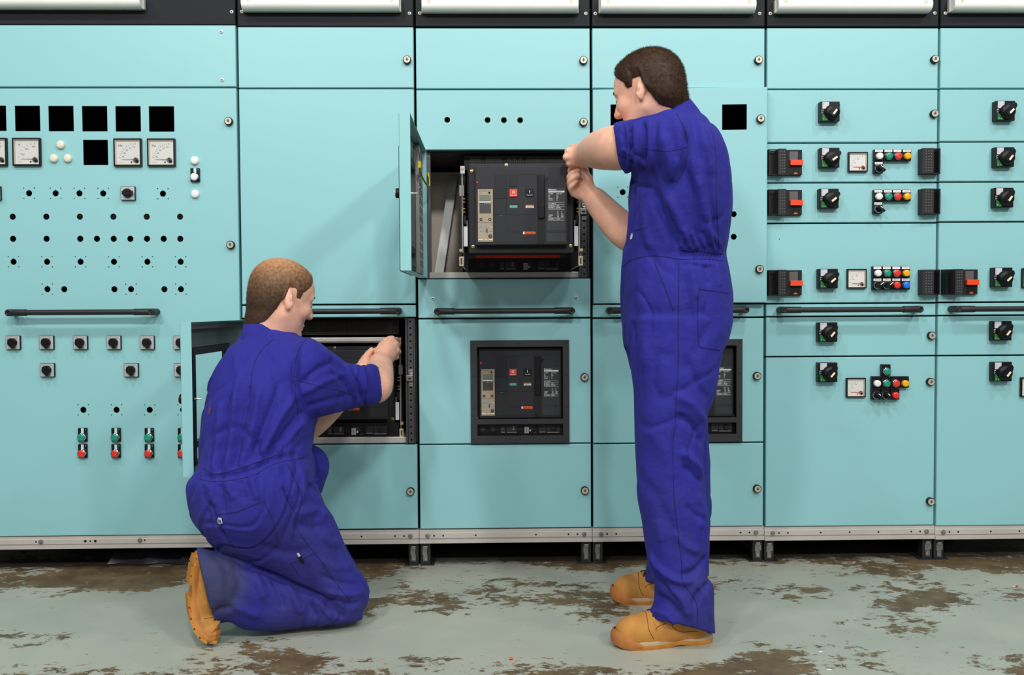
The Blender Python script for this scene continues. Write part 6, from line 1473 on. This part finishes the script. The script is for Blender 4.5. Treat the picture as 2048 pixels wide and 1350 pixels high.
    vb = Vol((lo[0], lo[1], lo[2]), (hi[0], hi[1], hi[2]+.02), .0034)
    idx = [np.clip(((np.arange(vb.n[i])*vb.h+vb.lo[i]-vol.lo[i])/vol.h).round().astype(int), 0, vol.n[i]-1) for i in range(3)]
    vb.a = np.minimum(under[np.ix_(*idx)]+.034, BIG).astype(np.float32)
    R = head_frame((.78, .62), math.radians(16), math.radians(4)); hs = 1.0; Yc = -.45
    ear = R@(n3((-.014, -.082, -.004))*hs); C = A3(578.5, 598.5, Yc+ear[1])-ear
    hv = Vol(C-.21, C+.21, vb.h); P = add_head(hv, C, R, hs)
    hv.cone(P(-.040, 0, -.035), A3(532, 672, -.46), .059, .070, .03); hv.cone(P(.0, 0, -.06), A3(552, 676, -.44), .052, .06, .03); vol_merge(vb, hv, .02)
    # near (right) arm
    el = A3(752, 776, -.325); vb.chain([A3(700, 775, -.43), el], [.040, .043], .02)
    vb.chain([el, A3(754, 768, -.27), A3(758, 750, -.19), A3(760, 728, -.115)], [.043, .0455, .0420, .0310], .02)
    Yh = -.045
    K = [A3(784, 678, Yh), A3(790.5, 688, Yh-.006), A3(792, 700, Yh-.006), A3(788, 712, Yh)]
    Fg = []
    for i, (kx, ky) in enumerate(((784, 678), (790.5, 688), (792, 700), (788, 712))): Fg.append([A3(kx+5, ky+3, Yh+.034), A3(kx-2, ky+5, Yh+.054), A3(kx-11, ky+6, Yh+.046)])
    add_hand(vb, A3(763, 722, -.100), K, Fg, [A3(762, 706, -.075), A3(764, 690, -.045), A3(772, 681, -.030), A3(780, 676, -.022)], (.0145, .0155, .015, .0135), (.0108, .0112, .0108, .0094), .024)
    vb.cone(A3(760, 740, -.15), A3(768, 706, Yh-.022), .033, .026, .03)
    vb.ell(A3(772, 700, Yh-.014), (.026, .016, .032), None, .008)
    # far (left) arm: forearm under the sleeve, thumb showing beside the wrist
    vb.chain([fe, A3(610, 852, -.36), A3(648, 824, -.29), A3(688, 782, -.20), A3(722, 742, -.125)], [.044, .043, .041, .036, .028], .02)
    Yl = -.075
    K = [A3(742, 706, Yl+.02), A3(746, 714, Yl+.026), A3(747, 723, Yl+.026), A3(745, 732, Yl+.02)]
    Fg = [[A3(756, 698, Yl+.034), A3(765, 694, Yl+.042), A3(773, 694, Yl+.044)], [A3(760, 708, Yl+.042), A3(769, 704, Yl+.05), A3(776, 703, Yl+.05)], [A3(760, 718, Yl+.042), A3(769, 715, Yl+.05), A3(775, 714, Yl+.05)], [A3(757, 728, Yl+.036), A3(764, 726, Yl+.044), A3(770, 725, Yl+.044)]]
    add_hand(vb, A3(727, 736, -.11), K, Fg, [A3(725, 727, -.10), A3(729, 717, -.095), A3(736, 708, -.085), A3(743, 699.5, -.072)], (.0125, .013, .0125, .0115), (.0096, .010, .0096, .0084), .024)
    bv_, bq = vb.extract(); bq = fix_winding(bv_, bq); bv_ = relax(bv_, bq, 2, .4)
    man = to_obj('person', bv_, bq, SKIN, None, ori); man['label'] = 'kneeling man in blue overalls working with both hands in the low opening'; man['category'] = 'person'
    make_hair('hair', hv, C, R, hs, .0046, hairline2, hair2_mat(R@n3((-.035, .03, .112))), man, 26000, .0034, 'short thinning light brown hair', 5)
    face_details(man, P, C, HAIR2B, R)
    cov = to_obj('coverall', v, q, CLOTH2, man, ori, 'royal blue boiler suit'); bv = bvh_of(v, q)
    # rolled cuff
    cuf = [((731, 731), (729, 811), -.385, .070), ((741, 728), (738, 812), -.368, .073), ((752, 731), (752, 809), -.35, .072), ((763, 741), (768, 800), -.325, .062)]
    cvv = Vol(A3(712, 830, -.50), A3(790, 710, -.24), .004); cvv.mesh(*loft(dense(cuf)), 0)
    a = A3(757, 771, -.335); b = A3(763, 768, -.27); cvv.cone(a, a+(b-a)/np.linalg.norm(b-a)*.08, .056, .060, .004, 'carve'); cv, cq = cvv.extract(); cq = fix_winding(cv, cq); cv = relax(cv, cq, 2); cv = cloth_noise(cv, vnormals(cv, cq), .0022, 22, 4, (1, 1, 1)); cv = relax(cv, cq, 2)
    to_obj('rolled_cuff', cv, cq, CLOTH, cov, cv.mean(0))
    # collar
    cl = Vol(A3(458, 712, -.68), A3(585, 630, -.26), .004)
    cl.mesh(*loft(dense([((468, 690), (578, 676), -.455, .105), ((471, 672), (572, 664), -.455, .100), ((484, 648), (556, 646), -.455, .085)])), 0)
    cl.mesh(*loft(dense([((480, 690), (570, 684), -.455, .090), ((484, 668), (563, 664), -.455, .084), ((493, 640), (549, 640), -.455, .076)])), 0, 'carve')
    a_, b_ = cl.extract(); b_ = fix_winding(a_, b_); a_ = relax(a_, b_, 2); to_obj('collar', a_, b_, CLOTH, cov, a_.mean(0))
    seam('seam', bv, [[(545, 680), (521, 703), (506.5, 734.5), (501.6, 771), (497, 815), (487, 866), (479.6, 914)]], CLOTHD, cov)
    seam('seam', bv, [[(616, 674), (598, 698), (589, 735), (591, 784), (597, 830)]], CLOTHD, cov); seam('seam', bv, [[(594, 760), (643, 774), (680, 782), (712, 794)]], CLOTHD, cov, .0008)
    seam('seam', bv, [[(408, 937), (431, 948), (472, 939), (516, 924), (553, 910)]], CLOTHD, cov); seam('seam', bv, [[(399, 957), (423, 963), (467, 960), (509, 949), (553, 927), (609, 915)]], CLOTHD, cov)
    seam('pocket_edge', bv, [[(438, 1029), (472, 1024), (502, 1012), (528, 1001)], [(438, 1029), (447, 1060), (470, 1100)], [(528, 1001), (545, 1040), (556, 1085)]], CLOTHD, cov, .0012)
    seam('pocket_edge', bv, [[(575, 927), (585, 949), (597, 976), (604, 993), (600, 1015), (592, 1027)], [(565, 973), (576, 1002), (590, 1027)]], CLOTHD, cov, .0015)
    seam('seam', bv, [[(592, 1028), (588, 1044), (606, 1076), (642, 1122), (672, 1166), (701, 1203)]], CLOTHD, cov)
    seam('pocket_edge', bv, [[(581, 1126), (606, 1118), (628, 1105)], [(628, 1105), (650, 1130)], [(581, 1126), (598, 1150)]], CLOTHD, cov, .0012)
    patch('badge', bv, [(435.5, 1040), (438, 1034), (444, 1036), (446, 1046), (441, 1048), (436, 1044)], BADGE, cov, .003, 'small white badge'); 
    seam('badge_mark', bv, [[(438.5, 1038), (439.5, 1043)], [(439.5, 1043), (442, 1039)], [(442, 1039), (443.5, 1045)]], CLOTHD, cov, .0009, off=.0042)
    patch('stain', bv, [(416, 826), (421, 808), (424, 818), (420, 832)], mat('reddish_print', (80, 46, 84), .8), cov, .002, 'faded reddish print on the back')
    # pen in the thigh pocket: held, so a thing of its own
    h0, n0 = cast(bv, 601, 1114); h1, n1 = cast(bv, 614, 1136)
    mb = MB(); d = (h0-h1).normalized(); p0 = h0+n0*.005+d*.004; mb.tube([Vector((0, 0, 0)), (h1-h0)*.55], .0036, BLK, 10); mb.tube([-d*-.0, d*.010], [.0042, .0036], SILV, 10)
    tag(put('pen', mb, None, p0), 'black pen with silver tip in the kneeling man\'s thigh pocket', 'pen')
    # boots
    Yb = -.735; spn = [A3(x+dx, y, Yb+dy) for (x, y, dx, dy) in ((392, 1102, 0, 0), (384, 1128, 0, 0), (379, 1160, 0, -.003), (377, 1200, 0, -.008), (381, 1236, 0, -.014), (392, 1260, 0, -.02), (409, 1276, 0, -.024), (434, 1284, 0, -.028))]
    boot(spn, (.42, -.90, 0), (1, .2, .2), man, 1, True, sole_m=GUM, mid=BOOTD, lab='tan work boot standing on its toe, ridged sole to the left')
    h = Vector((an[0]-.06, an[1]-.01, 0)); t = h+Vector((.288, .02, 0)); d = (t-h).normalized()
    boot([h, h+d*.14, h+d*.2, t], (-d.y, d.x, 0), (0, 0, 1), man, 1, False, lab='tan work boot of the raised leg')
    return man
M2 = kneeling_man()
# ------------------------------------------------------------------ light: high bay lamps above the aisle, an added far fill row, weak sky fill
def lamp(x, y, z, power, size, tx=None, ty=None, col=(1, .985, .95)):
    l = bpy.data.lights.new('bay_or_fill_lamp', 'AREA'); l.shape = 'DISK'; l.size = size; l.energy = power; l.color = col
    o = bpy.data.objects.new('bay_or_fill_lamp', l); COL.objects.link(o); o.location = (x, y, z)
    d = Vector((tx if tx is not None else x, ty if ty is not None else y, 0))-Vector((x, y, z)); o.rotation_euler = d.to_track_quat('-Z', 'Y').to_euler()
    return o
for x in (-2.3, -.15, 1.9, 3.9): lamp(x, -2.15, 4.0, 29, .30, None, -.5)
for x in (-1.4, 1.5, 4.2): lamp(x, -5.4, 4.3, 106, .55, None, -1.5)
for x in (-2.0, 1.0, 4.0): lamp(x, -9.0, 3.6, 18, 1.4, .9, 1.0)  # added unseen row far behind the camera, fills the lower cabinet fronts
w = bpy.data.worlds.new('world'); SC.world = w; w.use_nodes = True
bg = w.node_tree.nodes['Background']; bg.inputs[0].default_value = (.86, .95, 1, 1); bg.inputs[1].default_value = .15
SC.cycles.max_bounces = 6; SC.cycles.use_denoising = True
